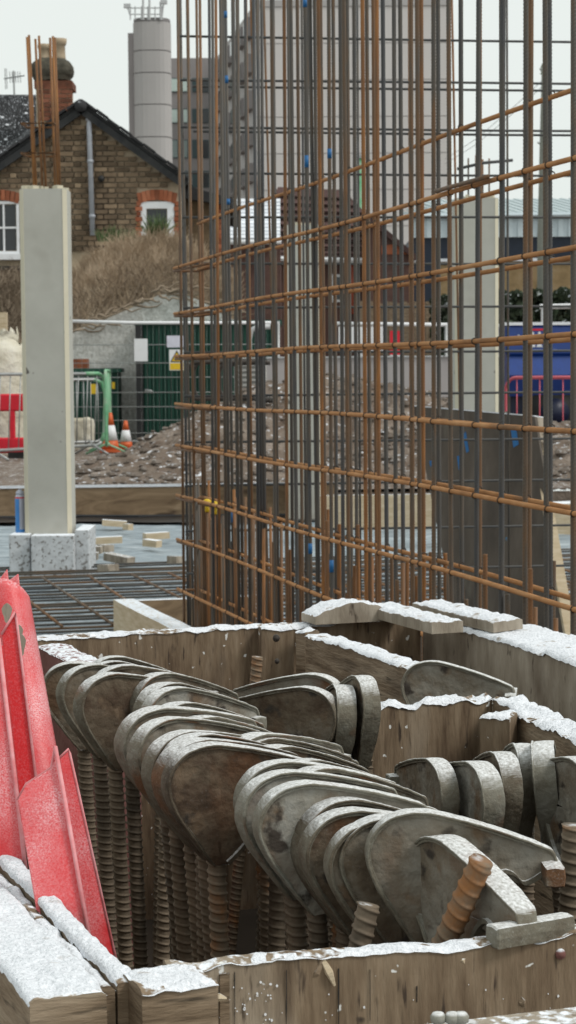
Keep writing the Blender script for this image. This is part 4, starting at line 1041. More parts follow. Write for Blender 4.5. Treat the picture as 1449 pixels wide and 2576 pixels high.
# ================================================================== REBAR CAGE
rs = random.Random(21)
BR = .0062
def ribbed_bar(name, r0, L, pitch, seg, n):
    """deformed bar: two ribbed halves and two lengthwise ribs"""
    k = int(L / pitch * seg); vs = []
    for i in range(k + 1):
        z = L * i / k
        for j in range(n):
            a = 2 * math.pi * j / n
            half = math.sin(a); s = abs(half)
            ph = z / pitch + (.45 if half > 0 else -.45) * math.cos(a)
            rib = max(0, math.cos(2 * math.pi * ph)) ** 1.5
            r = r0 * (.93 + .20 * rib * min(1, s * 1.6) + (.14 if s < .15 else 0))
            vs.append(V(r * math.cos(a), r * math.sin(a), z))
    fs = [(i * n + j, i * n + (j + 1) % n, (i + 1) * n + (j + 1) % n, (i + 1) * n + j) for i in range(k) for j in range(n)]
    fs.append(tuple(range(n - 1, -1, -1))); fs.append(tuple(k * n + j for j in range(n)))
    me = MB().add(vs, fs).mesh(name, smooth=True); me.materials.append(M['rebar']); return me
NEAR = ribbed_bar('vertical_bar', BR, 3.3, .0088, 4, 12)
STUB = ribbed_bar('starter_bar', BR, .8, .0088, 4, 12)
FARB = cyl_mesh('vertical_bar', BR, 3.3, 8); FARB.materials.append(M['rebar'])
FSTUB = cyl_mesh('starter_bar', BR, .8, 8); FSTUB.materials.append(M['rebar'])

C0, C1 = U(1449, 940, 4.44), U(450, 940, 8.7)
C0.z = C1.z = 0
CD = (C1 - C0).normalized(); CN = V(CD.y, -CD.x, 0)       # CN points to the far (right) side
if CN.x < 0: CN = -CN
LAY = .095
def on_layer(px, off):
    k = ray(px, 940); k = V(k.x, k.y, 0); o = V(0, 0, 0); p0 = C0 + CN * off
    den = k.x * CD.y - k.y * CD.x
    t = (p0.x * CD.y - p0.y * CD.x) / den
    return k * t
cage = root('wall_rebar_cage', 'tall cage of rusty and grey reinforcing bars with orange link bars behind crate', 'rebar cage', C0.copy())
def px940(px): return px + 780 * (.008 + (724 - px) / 71500.0)
B1 = [(35, .52, 0), (65, .2, 1), (122, .55, 0), (183, .5, 1), (250, .25, 0), (292, .72, 0), (348, .28, 0), (370, .2, 1), (400, .2, 1, 'b'), (435, .25, 0), (460, .3, 1), (512, .15, 0), (580, .15, 0), (600, .2, 1), (632, .3, 1),
      (700, .3, 0), (719, .3, 1), (785, .6, 0), (862, .3, 0), (932, .2, 1), (960, .3, 0, 'b'), (1015, .25, 1), (1050, .66, 0), (1068, .5, 1), (1107, .42, 0, 'b'), (1148, .2, 1), (1192, .2, 0), (1238, .4, 0), (1255, .35, 1),
      (1292, .2, 1), (1362, .85, 0), (1395, .3, 1), (1440, .66, 1)]
B2 = [(28, .82, 0), (88, .15, 1), (147, .25, 0), (205, .2, 1), (270, .48, 0), (325, .4, 0), (354, .7, 1), (420, .38, 0), (463, .15, 1), (555, .45, 0), (627, .2, 1), (722, .18, 0), (755, .5, 1), (905, .25, 0), (924, .3, 1),
      (1083, .3, 0), (1108, .42, 1), (1250, .3, 0), (1279, .22, 1), (1440, .38, 0), (1475, .3, 1), (1610, .35, 0), (1640, .3, 1)]
EXTRA = [(478, .3), (503, .5), (531, .2), (556, .45), (597, .25), (624, .5), (655, .2), (688, .4), (726, .25), (752, .55), (792, .2), (838, .35), (868, .5)]
bars = [(p_, r_, 1) for p_, r_ in EXTRA] + [(434.4 + z[0] * .3528,) + z[1:] for z in B1] + [(937.9 + z[0] * .3528,) + z[1:] for z in B2]
blue_me = MB().tube([V(0, 0, 0), V(0, 0, .034)], BR * 1.15, 10).mesh('paint_mark', smooth=True); blue_me.materials.append(M['bluepaint'])
for i, b in enumerate(bars):
    px, rust, ly = b[0], b[1], b[2]
    p_ = on_layer(px940(px), LAY if ly else 0.0)
    near = p_.y < 7.2
    o = bpy.data.objects.new('vertical_bar', NEAR if near else FARB); COL.objects.link(o); o.parent = cage
    o.location = p_ - ORG[cage]; o.location.z = 0
    o.rotation_euler = (R(rs.gauss(0, .12)), R(rs.gauss(0, .14)), rs.uniform(0, 6.28)); o.color = (min(1, rust + .03 + rs.uniform(-.08, .08)), 0, 0, 1)
    if len(b) > 3:
        for k in (1, 6, 8, 9):
            q = bpy.data.objects.new('paint_mark', blue_me); COL.objects.link(q); q.parent = o; q.location = (0, 0, .42 + .258 * k + rs.uniform(-.02, .02)); q.scale.z = rs.uniform(.7, 1.3)
    if i % 10 != 3:
        s = bpy.data.objects.new('starter_bar', STUB if near else FSTUB); COL.objects.link(s); s.parent = cage
        s.location = p_ + CD * rs.choice((-1, 1)) * rs.uniform(.016, .05) + CN * rs.uniform(-.004, .02) - ORG[cage]; s.location.z = 0
        s.scale.z = rs.uniform(.80, 1.05); s.rotation_euler = (R(rs.gauss(0, .3)), R(rs.gauss(0, .3)), rs.uniform(0, 6)); s.color = (rs.uniform(.38, .85), 0, 0, 1)
for k in range(22):      # extra starters of the back face, dense at the far end
    t = 4.35 * (k + .5) / 22
    s = bpy.data.objects.new('starter_bar', FSTUB); COL.objects.link(s); s.parent = cage
    s.location = C0 + CD * t + CN * (LAY * rs.uniform(.6, 1.5)) - ORG[cage]; s.location.z = 0; s.scale.z = rs.uniform(.75, 1.0); s.color = (rs.uniform(.3, .75), 0, 0, 1)
# link bars: heights measured at the far end
HZ = [1.3 + .493 * 1.3333] + [1.3 + 8.7 * (940 - y) / 5000 for y in (672, 785, 893, 1015, 1120, 1245, 1355, 1480)]
tie = MB()
def ring_tie(c, ax, r):
    side = ax.orthogonal().normalized(); b2 = ax.cross(side)
    tie.tube([c + (side * math.cos(w) + b2 * math.sin(w)) * r for w in [2 * math.pi * k / 8 for k in range(8)]], .0016, 4, closed=True)
L_ = (C1 - C0).length
for hi, z in enumerate(HZ):
    for ly in (0, 1):
        if hi == 0 and ly == 0: continue
        off = (-.0128 if ly == 0 else LAY - .0128)
        pts = []
        for k in range(24):
            t = -1.0 + (L_ + 1.0 + (.02 if ly == 0 else -.05)) * k / 23
            c = C0 + CD * t + CN * off; pts.append(V(c.x, c.y, z + .004 * math.sin(t * 2.1 + hi) - (.006 if ly else 0)))
        part('link_bar', MB().tube(pts, .0064, 9), M['ring'], cage, True)
        for b in bars:
            if b[2] == ly and rs.random() < .8:
                c = on_layer(px940(b[0]), off); ring_tie(V(c.x, c.y, z + .004 * math.sin((c - C0).dot(CD) * 2.1 + hi)), CD, .0078)
    if hi:               # bent end of the hairpin closing the wall end
        e = C1 + CD * .03; zz = z - .014
        hp = part('end_hairpin', MB().tube([V(*(C1 - CD * .55 + CN * .02)[:2], zz), V(*(e + CN * -.01)[:2], zz), V(*(e + CN * .03 + CD * .02)[:2], zz), V(*(e + CN * .09)[:2], zz), V(*(C1 - CD * .3 + CN * .10)[:2], zz)], .0055, 8), M['rebar'], cage, True); hp.color = (.66, 0, 0, 1)
# lap splice on the upper link
c = [on_layer(px, -.028) for px in (1098, 1140, 1180, 1228)]
o = part('lap_bar', MB().tube([V(q.x, q.y, HZ[1] + .011) for i, q in enumerate(c)], .006, 8), M['rebar'], cage, True); o.color = (.55, 0, 0, 1)
part('tie_wires', tie, M['tie'], cage, stuff=True)

# rear wall of the core
rear = root('rear_rebar_grid', 'dark grid of bars forming rear wall of the core behind the rusty cage', 'rebar cage', V(.6, 9.0, 0))
a, b = U(462, 940, 8.92), U(1449, 940, 9.15)
dv = (b - a).normalized(); dv.z = 0
for k in range(13):
    for ly in ((0, 1) if k in (1, 2) else (0,)):
        z = 2.80 - .2 * k - (.012 if ly else 0) + rs.uniform(-.006, .006); st = a + V(.05 * ly, .11 * ly, 0)
        part('horizontal_bar', MB().tube([V(st.x, st.y, z), V(*(st + dv * 1.4)[:2], z + rs.uniform(-.006, .004)), V(*(st + dv * 3.4)[:2], z)], .0056, 8), M['darkbar'], rear, True)
for px, rust, tx in ((471, .35, .03), (667, .7, .06), (694, .6, .05), (585, .25, 0), (640, .2, 0), (1167, .7, .05), (1282, .3, .01), (1030, .7, 0), (760, .2, .0), (900, .25, 0)):
    k = ray(px940(px), 940); p_ = a + dv * 0
    den = k.x * dv.y - k.y * dv.x; t = (a.x * dv.y - a.y * dv.x) / den; q = V(k.x * t, k.y * t + .02, 0)
    o = bpy.data.objects.new('vertical_bar', FARB); COL.objects.link(o); o.parent = rear; o.location = q - ORG[rear]; o.location.z = 0
    o.rotation_euler = (0, -tx * .35, 0); o.color = (rust, 0, 0, 1); o.scale = (.85, .85, 1)
# hairpins sticking out of the rear grid
for k, (px, py) in enumerate(((470, 912), (487, 910), (505, 908), (534, 910), (552, 912), (572, 914))):
    d0 = 9.6 + .1 * k; x0 = U(px, py, d0); zt_, zb_ = x0.z, U(px, 1004, d0).z
    r_ = .05; x1 = U(640 + 8 * k, py, d0).x; pts = [V(x1, x0.y, zt_)]
    for i in range(6):
        w = R(90 + 18 * i); pts.append(V(x0.x + r_ + r_ * math.cos(w), x0.y, zt_ - r_ + r_ * math.sin(w)))
    for i in range(6):
        w = R(180 + 18 * i); pts.append(V(x0.x + r_ + r_ * math.cos(w), x0.y, zb_ + r_ + r_ * math.sin(w)))
    pts.append(V(x1, x0.y, zb_)); pts.append(V(x1 + .02, x0.y - .5 - .1 * k, zb_))
    part('hairpin', MB().tube(pts, .0105, 8), M['tie'], rear, True)
# yellow caps on two starters
for px, py, lab in ((521, 1270, 'left yellow plastic cap on a starter bar at cage end'), (540, 1276, 'right yellow plastic cap on a starter bar at cage end')):
    q = on_layer(px, .06); q = U(px, py, q.y / ray(px, py).y)
    r = root('bar_cap', lab, 'bar cap', q - V(0, 0, .02), 'yellow bar caps')
    part('dome', MB().lathe([(.016, 0), (.022, .006), (.020, .016), (.010, .024), (.001, .026)], q, 12), M['yellow'], r, True)
    part('sleeve', MB().lathe([(.010, -.03), (.010, 0)], q, 10), M['yellow'], r, True)
    st = part('capped_bar', MB().tube([V(q.x, q.y, 0), V(q.x, q.y, q.z - .005)], .006, 8), M['rebar'], cage, True); st.color = (.7, 0, 0, 1)

# ---- dark shutter panel with its prop
cs = [U(1038, 1022, 10.4), U(1345, 1048, 9.9), U(1432, 1570, 9.6), U(1150, 1580, 10.1)]
cs = [cs[0], cs[1], U(1452, 1690, 9.6), U(1172, 1680, 10.1)]
nn = (cs[1] - cs[0]).cross(cs[3] - cs[0]).normalized(); nn = nn if nn.y > 0 else -nn
pn = root('shutter_panel', 'dark plywood shutter panel with blue paint streaks leaning behind the cage', 'formwork panel', V(cs[2].x, cs[2].y, 0))
part('plywood', MB().hexa([cs[3], cs[2], cs[2] + nn * .02, cs[3] + nn * .02, cs[0], cs[1], cs[1] + nn * .02, cs[0] + nn * .02]), M['plypanel'], pn)
part('back_rail', MB().hexa([cs[0] * .9 + cs[3] * .1 + nn * .022, cs[1] * .9 + cs[2] * .1 + nn * .022, cs[1] * .9 + cs[2] * .1 + nn * .11, cs[0] * .9 + cs[3] * .1 + nn * .11,
                             cs[0] + nn * .022, cs[1] + nn * .022, cs[1] + nn * .11, cs[0] + nn * .11]), M['woodgrey'], pn)
up = V(0, 0, .006)
part('frosted_edge', MB().hexa([cs[0] - nn * .003, cs[1] - nn * .003, cs[1] + nn * .11, cs[0] + nn * .11, cs[0] + up - nn * .003, cs[1] + up - nn * .003, cs[1] + up + nn * .11, cs[0] + up + nn * .11]), M['frost'], pn)
for pts in ([(1165, 1095), (1172, 1085), (1180, 1135), (1174, 1140)], [(1196, 1180), (1204, 1172), (1210, 1205), (1202, 1212)], [(1285, 1078), (1298, 1074), (1305, 1118), (1292, 1126)], [(1080, 1160), (1088, 1158), (1090, 1172), (1083, 1174)], [(1150, 1148), (1158, 1146), (1163, 1180), (1154, 1182)]):
    def on_panel(px, py):
        k = ray(px, py); t = (cs[0] - CAM).dot(nn) / k.dot(nn); return CAM + k * t - nn * .002
    part('paint_streak', MB().prism([on_panel(*q) for q in pts], nn * .0015), M['bluepaint'], pn)
p0, p1 = U(1343, 1065, 10.05), U(1452, 1690, 9.3); dd = (p1 - p0); p1 = p0 + dd * ((p0.z) / (p0.z - p1.z))
sd_ = V(.05, .0, 0)
solo('raking_prop', MB().hexa([p1 - sd_ / 2, p1 + sd_ / 2, p1 + sd_ / 2 + V(0, .08, 0), p1 - sd_ / 2 + V(0, .08, 0), p0 - sd_ / 2, p0 + sd_ / 2, p0 + sd_ / 2 + V(0, .08, 0), p0 - sd_ / 2 + V(0, .08, 0)]), M['newwood'], 'pale raking timber prop leaning beside the dark shutter panel', 'prop')

# ================================================================== CRATE
rs = random.Random(5)
ZT = .86
FLOOR = .36
def tp(x, y, z=ZT): 
    q = UZ(x, y, z); return q
def line_x(p, d, q, e):
    den = d.x * e.y - d.y * e.x; t = ((q.x - p.x) * e.y - (q.y - p.y) * e.x) / den
    return V(p.x + d.x * t, p.y + d.y * t, p.z)
cA, cB = tp(90, 1606), tp(1085, 1552)          # rear wall, inner top edge
fA, fB = tp(1100, 1566), tp(1449, 1668)        # right wall
aA, aB = tp(490, 2422), tp(1449, 2322)         # front wall
bA, bB = tp(285, 2385), tp(0, 2112)            # left wall (inner edge)
RR = line_x(cA, cB - cA, fA, fB - fA)
FR = line_x(aA, aB - aA, fA, fB - fA)
LR = line_x(cA, cB - cA, bA, bB - bA)
crate = root('timber_crate', 'weathered frosted timber crate divided by boards and full of clamps', 'crate', V(*((cA + aB) / 2)[:2], 0))
def board(name, p0, p1, th, h, m_, side=None, jag=.0035, dips=(), frost=True, seg=.007, fth=.006, nth=4, zoff=0, chew=.0, fov=.002, parent=None, flen=1.0, fseed=0, fcov=.3):
    """standing board, p0-p1 the edge nearest the camera; worn top edge, lump frost along it"""
    parent = parent or crate
    p0, p1 = Vector(p0), Vector(p1); p0.z += zoff; p1.z += zoff
    d = p1 - p0; L = d.length; d.normalize(); nr = V(-d.y, d.x, 0)
    if side is not None:
        if nr.dot(side) < 0: nr = -nr
    elif nr.dot(p0 - CAM) < 0: nr = -nr
    n = max(4, int(L / seg)); tops = []
    for i in range(n + 1):
        row = []
        for j in range(nth + 1):
            t = L * i / n; q = p0 + d * t + nr * (th * j / nth)
            w = jag * (nz(q, 9, fseed) + .7 * nz(q, 40, 3 + fseed) + .6 * nz(q, 110, 7)) - abs(nz(q, 22, 5)) * chew
            for (tc, wd, dp) in dips: w -= dp * math.exp(-((t - tc) / wd) ** 2)
            if j in (0, nth): w -= .0018 + .0015 * abs(nz(q, 60, 2))
            row.append(q + V(0, 0, w))
        tops.append(row)
    mb = MB(); k = nth + 1; vs = []
    for i in range(n + 1):
        fr_, bk = tops[i][0], tops[i][-1]
        lowf = []
        for s in range(1, 9):
            dz = .02 * s if s < 6 else (.1 + (h - .1) * (s - 5) / 3.0)
            w = .0009 * nz(fr_ + V(0, 0, -dz), 26) + .0006 * nz(fr_ + V(0, 0, -dz * .3), 80)
            lowf.append(V(fr_.x, fr_.y, fr_.z - dz if s < 8 else p0.z - h) + nr * w)
        vs += tops[i] + [V(bk.x, bk.y, p0.z - h)] + lowf[::-1]
    m2 = k + 9; fs = []
    for i in range(n):
        for j in range(m2): fs.append((i * m2 + j, i * m2 + (j + 1) % m2, (i + 1) * m2 + (j + 1) % m2, (i + 1) * m2 + j))
    fs.append(tuple(range(m2 - 1, -1, -1))); fs.append(tuple(n * m2 + j for j in range(m2)))
    mb.add(vs, fs)
    bo = part(name, mb, m_, parent)
    if frost:
        fm = MB(); vs = []; kk = nth + 3
        for i in range(n + 1):
            row = tops[i]; edge = min(1, i / 2, (n - i) / 2) if flen >= 1 else min(1, i / 2)
            prof = []
            for j in range(-1, nth + 2):
                jj = min(max(j, 0), nth); q = row[jj]
                on = .5 + .5 * min(1, max(-1, 2.2 * (nz(q, 18, 11 + fseed) + .5 * nz(q, 60, 2) + fcov)))
                hgt = fth * edge * on * (.35 + .6 * abs(nz(q, 30, 4)) + .35 * abs(nz(q, 110, 8)) + .2 * abs(nz(q, 260, 2))) - .0012 * (1 - on)
                if j == -1: q2 = q - nr * fov + V(0, 0, -.0006 - .0016 * on * abs(nz(q, 60, 1)) - .0012 * max(0, nz(q, 150, 6)))
                elif j == nth + 1: q2 = q + nr * fov + V(0, 0, -.002)
                else: q2 = q + V(0, 0, hgt - .0004)
                prof.append(q2)
            vs += prof
        fs = [(i * kk + j, i * kk + j + 1, (i + 1) * kk + j + 1, (i + 1) * kk + j) for i in range(n) for j in range(kk - 1)]
        fm.add(vs, fs); part('frost', fm, M['frost'], bo, True)
    return bo
into = (aA - cA); into.z = 0
# rear wall, in front of which stand a cleat and the dividers
board('rear_board', LR, RR, .045, .86, M['wood'], side=-into, fth=.003, jag=.004, chew=.004, fcov=.02)
board('right_board', RR + (fB - fA).normalized() * .012, FR + (fB - fA) * .05, .125, .86, M['woodgrey'], side=V(1, .2, 0), fth=.008, jag=.005, seg=.008, nth=14, fov=.003, fcov=.6)
LA = (aB - aA).length
dA = (aA - aB).normalized()
fl0 = aA + dA * .02
board('front_board', fl0, FR, .018, .86, M['wood'], side=-into, jag=.003, chew=.004, fth=.0028, seg=.004, fcov=-.05,
      dips=((.17, .04, .003), (.24, .05, .009), (.30, .03, .004), (.37, .05, .0035)), fov=.0015)
# left wall laminated from three boards, and the corner block
dB = (bB - bA).normalized(); nB = V(-dB.y, dB.x, 0); nB = nB if nB.x < 0 else -nB
bs0 = bA - dB * .07
for w0, w1, zo, fs_ in ((0, .017, -.003, 1), (.019, .031, -.009, 2), (.034, .090, 0, 3)):
    board('left_board', bs0 + nB * w0 - dB * (.03 if w0 > .03 else 0), LR + nB * w0 + dB * .03, w1 - w0, .86, M['woodh'], side=nB, jag=.004, fth=.003 if w0 > .03 or w0 == 0 else .0015, seg=.006, zoff=zo, nth=16 if w0 > .03 else 4, fseed=fs_, fov=.001, fcov=.9 if w0 > .03 else .45)
k0, k1, k2, k3 = tp(292, 2392), tp(492, 2400), tp(548, 2462), tp(350, 2486)
board('corner_block', k3 + V(.002, 0, -.001), k2 + V(0, 0, -.001), .05, .16, M['woodh'], jag=.003, chew=.003, fth=.003, seg=.004, nth=12, fseed=6, fcov=.3)
# dividers
def tpz(x, y): return tp(x, y)
DD = (tp(1070, 1690) - tp(770, 1594)).normalized()
board('divider_board', tp(768, 1594), tp(1088, 1696), .040, .50, M['woodh'], side=V(1, .3, 0), fth=.004, jag=.004, chew=.003, nth=7, fcov=.3)
board('divider_board', tp(905, 1782), tp(1238, 1754), .036, .46, M['wood'], side=-into, fth=.0035, jag=.007, chew=.012, seg=.005, fseed=4)
board('divider_board', tp(1240, 1754), tp(1240, 1754) + (tp(1449, 1856) - tp(1240, 1754)) * 1.25, .045, .46, M['woodh'], side=V(1, .3, 0), fth=.004, jag=.006, chew=.012, seg=.005, fseed=9, nth=8, fcov=.15)
board('corner_post', tp(1207, 1796), tp(1282, 1800), .05, .46, M['wood'], side=-into, fth=.005, jag=.006, chew=.012, seg=.004, fseed=3)
board('cleat', tp(657, 1581), tp(738, 1578), .03, .42, M['wood'], side=-into, fth=.006, jag=.004, seg=.004)
board('end_batten', tp(744, 1582), tp(768, 1586), .03, .42, M['woodh'], side=-into, fth=.007, jag=.006, seg=.003)
board('ledge_block', tp(112, 1615), tp(172, 1611), .03, .09, M['wood'], side=-into, fth=.004, jag=.006, chew=.01, seg=.004, zoff=-.018)
board('red_stained_batten', tp(92, 1614), tp(92, 1614) + DD * .42, .05, .50, M['woodred'], side=V(1, .3, 0), fth=.0015, seg=.006, zoff=-.004, jag=.003, fcov=0)
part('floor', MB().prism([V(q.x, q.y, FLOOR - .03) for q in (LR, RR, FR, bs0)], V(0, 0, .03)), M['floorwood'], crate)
# nails and splinters
for px, py, r_ in ((695, 1605, .006), (697, 1663, .004), (1408, 2396, .0042)):
    c = U(px, py, 3.31 if py < 2000 else 1.59) ; k = c + V(0, -.006, 0)
    part('nail_head', MB().tube([c + V(0, .004, 0), k], r_, 10), M['tie'] if py < 2000 else M['woodred'], crate, True)
for k_, (px, py, ex, ey, m_) in enumerate(((813, 2410, 773, 2482, 'woodh'), (812, 2415, 842, 2480, 'newwood'), (1150, 2420, 1175, 2408, 'newwood'), (1340, 2375, 1352, 2398, 'newwood'), (1305, 2505, 1318, 2535, 'woodh'), (530, 2505, 570, 2512, 'newwood'))):
    dd_ = 1.50 + .11 * (px - 490) / 960 - .012
    part('splinter', MB().tube([U(px, py, dd_), U((px + ex) / 2 + 2, (py + ey) / 2, dd_ - .002), U(ex, ey, dd_ - .001)], [.0028, .0034, .001], 5), M[m_], crate, False)

# splashes, splits and torn veneer on the front board
fn_ = V(-(aB - aA).y, (aB - aA).x, 0).normalized(); fn_ = fn_ if fn_.y < 0 else -fn_
def on_front(px, py, off=.0012):
    k = ray(px, py); return CAM + k * ((aA - CAM).dot(fn_) / k.dot(fn_)) + fn_ * off
mb = MB()
for k in range(55):
    px = rs.gauss(640, 55) if k < 38 else rs.uniform(560, 1440); py = rs.uniform(2465, 2590); q = on_front(px, py, .0008); r_ = rs.choice((.0004, .0005, .0007, .0011))
    mb.prism([q + (aB - aA).normalized() * (r_ * math.cos(w) * rs.uniform(.6, 1.2)) + V(0, 0, r_ * math.sin(w) * rs.uniform(.7, 1.3)) for w in [i * math.pi / 3.5 for i in range(7)]], fn_ * .0005)
part('paint_splashes', mb, M['white'], crate, stuff=True)
for px, py, L_, w_ in ((851, 2436, 190, 2.4), (1048, 2480, 40, 2.4), (720, 2440, 150, 1.6), (590, 2445, 170, 1.5), (930, 2438, 130, 1.2)):
    pts = []
    for i in range(9): pts.append((px + w_ * (.35 + .65 * abs(nz((px, i * .7, 0), 1.3))) * (1 - (i / 8) ** 2 * .7), py + L_ * i / 8))
    back = [(px - w_ * .5 * (1 - (i / 8) ** 2 * .6) + 1.5 * nz((px, i * .5, 4), 1), py + L_ * i / 8) for i in range(8, -1, -1)]
    part('split', MB().prism([on_front(x, y, .0004) for x, y in pts + back], fn_ * .0006), M['black'], crate)
for px, py, w_, h_, m_ in ((552, 2448, 24, 150, 'woodh'), (1200, 2560, 60, 30, 'woodh')):
    pts = [(px + w_ * i / 6, py + 5 * nz((px, i, 0), .9)) for i in range(7)] + [(px + w_ * (6 - i) / 6, py + h_ + 14 * nz((px, i, 3), .9)) for i in range(7)]
    part('torn_veneer', MB().prism([on_front(x, y, .0002) for x, y in pts], fn_ * .0013), M[m_], crate)

# planks lying over the rear right corner
def loose(name, label, c, L, w, t, yaw, tilt=0, m_='woodgrey', roundish=0):
    r = root(name, label, 'plank', c)
    rot = Matrix.Rotation(yaw, 3, 'Z') @ Matrix.Rotation(tilt, 3, 'X')
    def fn(u, v, top):
        x, y = (u - .5) * L, (v - .5) * w
        e = .003 * nz((x, y, c.x), 60) + .002 * nz((x, y * 5, c.x), 30) + .0025 * nz((x * .2, y * 6, c.y), 24)
        e += -roundish * (2 * u - 1) ** 2
        return V(c.x, c.y, c.z) + rot @ V(x, y * (1 + .03 * nz((x, 0, 1), 20)), (t + e) if top else 0)
    n, k = 36, 12; mb = MB(); vs = []
    for i in range(n + 1):
        for j in range(k + 1): vs.append(fn(i / n, j / k, True))
    o2 = len(vs)
    for i in range(n + 1):
        for j in range(k + 1): vs.append(fn(i / n, j / k, False))
    fs = []
    for i in range(n):
        for j in range(k):
            a = i * (k + 1) + j; fs.append((a, a + k + 1, a + k + 2, a + 1)); fs.append((o2 + a, o2 + a + 1, o2 + a + k + 2, o2 + a + k + 1))
    for i in range(n):
        a, b = i * (k + 1), (i + 1) * (k + 1); fs.append((a, a + o2, b + o2, b)); a += k; b += k; fs.append((a, b, b + o2, a + o2))
    for j in range(k):
        fs.append((j, j + 1, j + 1 + o2, j + o2)); a = n * (k + 1) + j; fs.append((a, a + o2, a + 1 + o2, a + 1))
    mb.add(vs, fs); part('board', mb, M[m_], r)
    fm = MB(); vs = []
    for i in range(n + 1):
        for j in range(k + 1):
            q = fn(i / n, j / k, True); e = 0 if i in (0, n) or j in (0, k) else 1
            vs.append(q + V(0, 0, -.001 + e * .004 * (.5 + .8 * abs(nz(q, 40, 3)) + .7 * abs(nz(q, 110, 9)))))
    fm.add(vs, [(i * (k + 1) + j, (i + 1) * (k + 1) + j, (i + 1) * (k + 1) + j + 1, i * (k + 1) + j + 1) for i in range(n) for j in range(k)])
    part('frost', fm, M['frost'], r, True)
yawD = math.atan2(DD.y, DD.x)
c = tp(1034, 1529, .893); c.z = .866
loose('loose_plank', 'frosted short plank, left of the two over the crate rear corner', c, .29, .058, .019, yawD, 0)
c = tp(1172, 1526, .893); c.z = .868
loose('loose_plank', 'frosted short plank, right of the two over the crate rear corner', c, .30, .056, .018, yawD + .03, .06)
c = (tp(790, 1552, .875) + tp(960, 1540, .875)) / 2; c.z = .862
loose('loose_plank', 'curved frosted offcut lying on the crate rear board', c + V(0, .02, 0), .15, .07, .034, math.atan2((cB - cA).y, (cB - cA).x), 0, 'woodgrey', .020)

# ================================================================== CLAMPS
OUT = [(-.004, 0), (-.012, .010), (-.027, .033), (-.041, .055), (-.050, .076), (-.052, .092), (-.047, .106), (-.036, .118), (-.020, .1245), (.000, .1255), (.020, .1215), (.052, .1125), (.084, .1015), (.105, .0930), (.114, .088), (.118, .078)]
LOW = [(.108, .070), (.096, .062), (.088, .060), (.080, .068), (.070, .070), (.058, .060), (.044, .038), (.030, .016), (.010, .0)]
def smooth2(pts, n):
    res = []
    for i in range(len(pts) - 1):
        p0, p1, p2, p3 = pts[max(i - 1, 0)], pts[i], pts[i + 1], pts[min(i + 2, len(pts) - 1)]
        for k in range(n):
            t = k / n
            res.append(tuple(.5 * ((2 * p1[a]) + (-p0[a] + p2[a]) * t + (2 * p0[a] - 5 * p1[a] + 4 * p2[a] - p3[a]) * t * t + (-p0[a] + 3 * p1[a] - 3 * p2[a] + p3[a]) * t ** 3) for a in (0, 1)))
    return res + [pts[-1]]
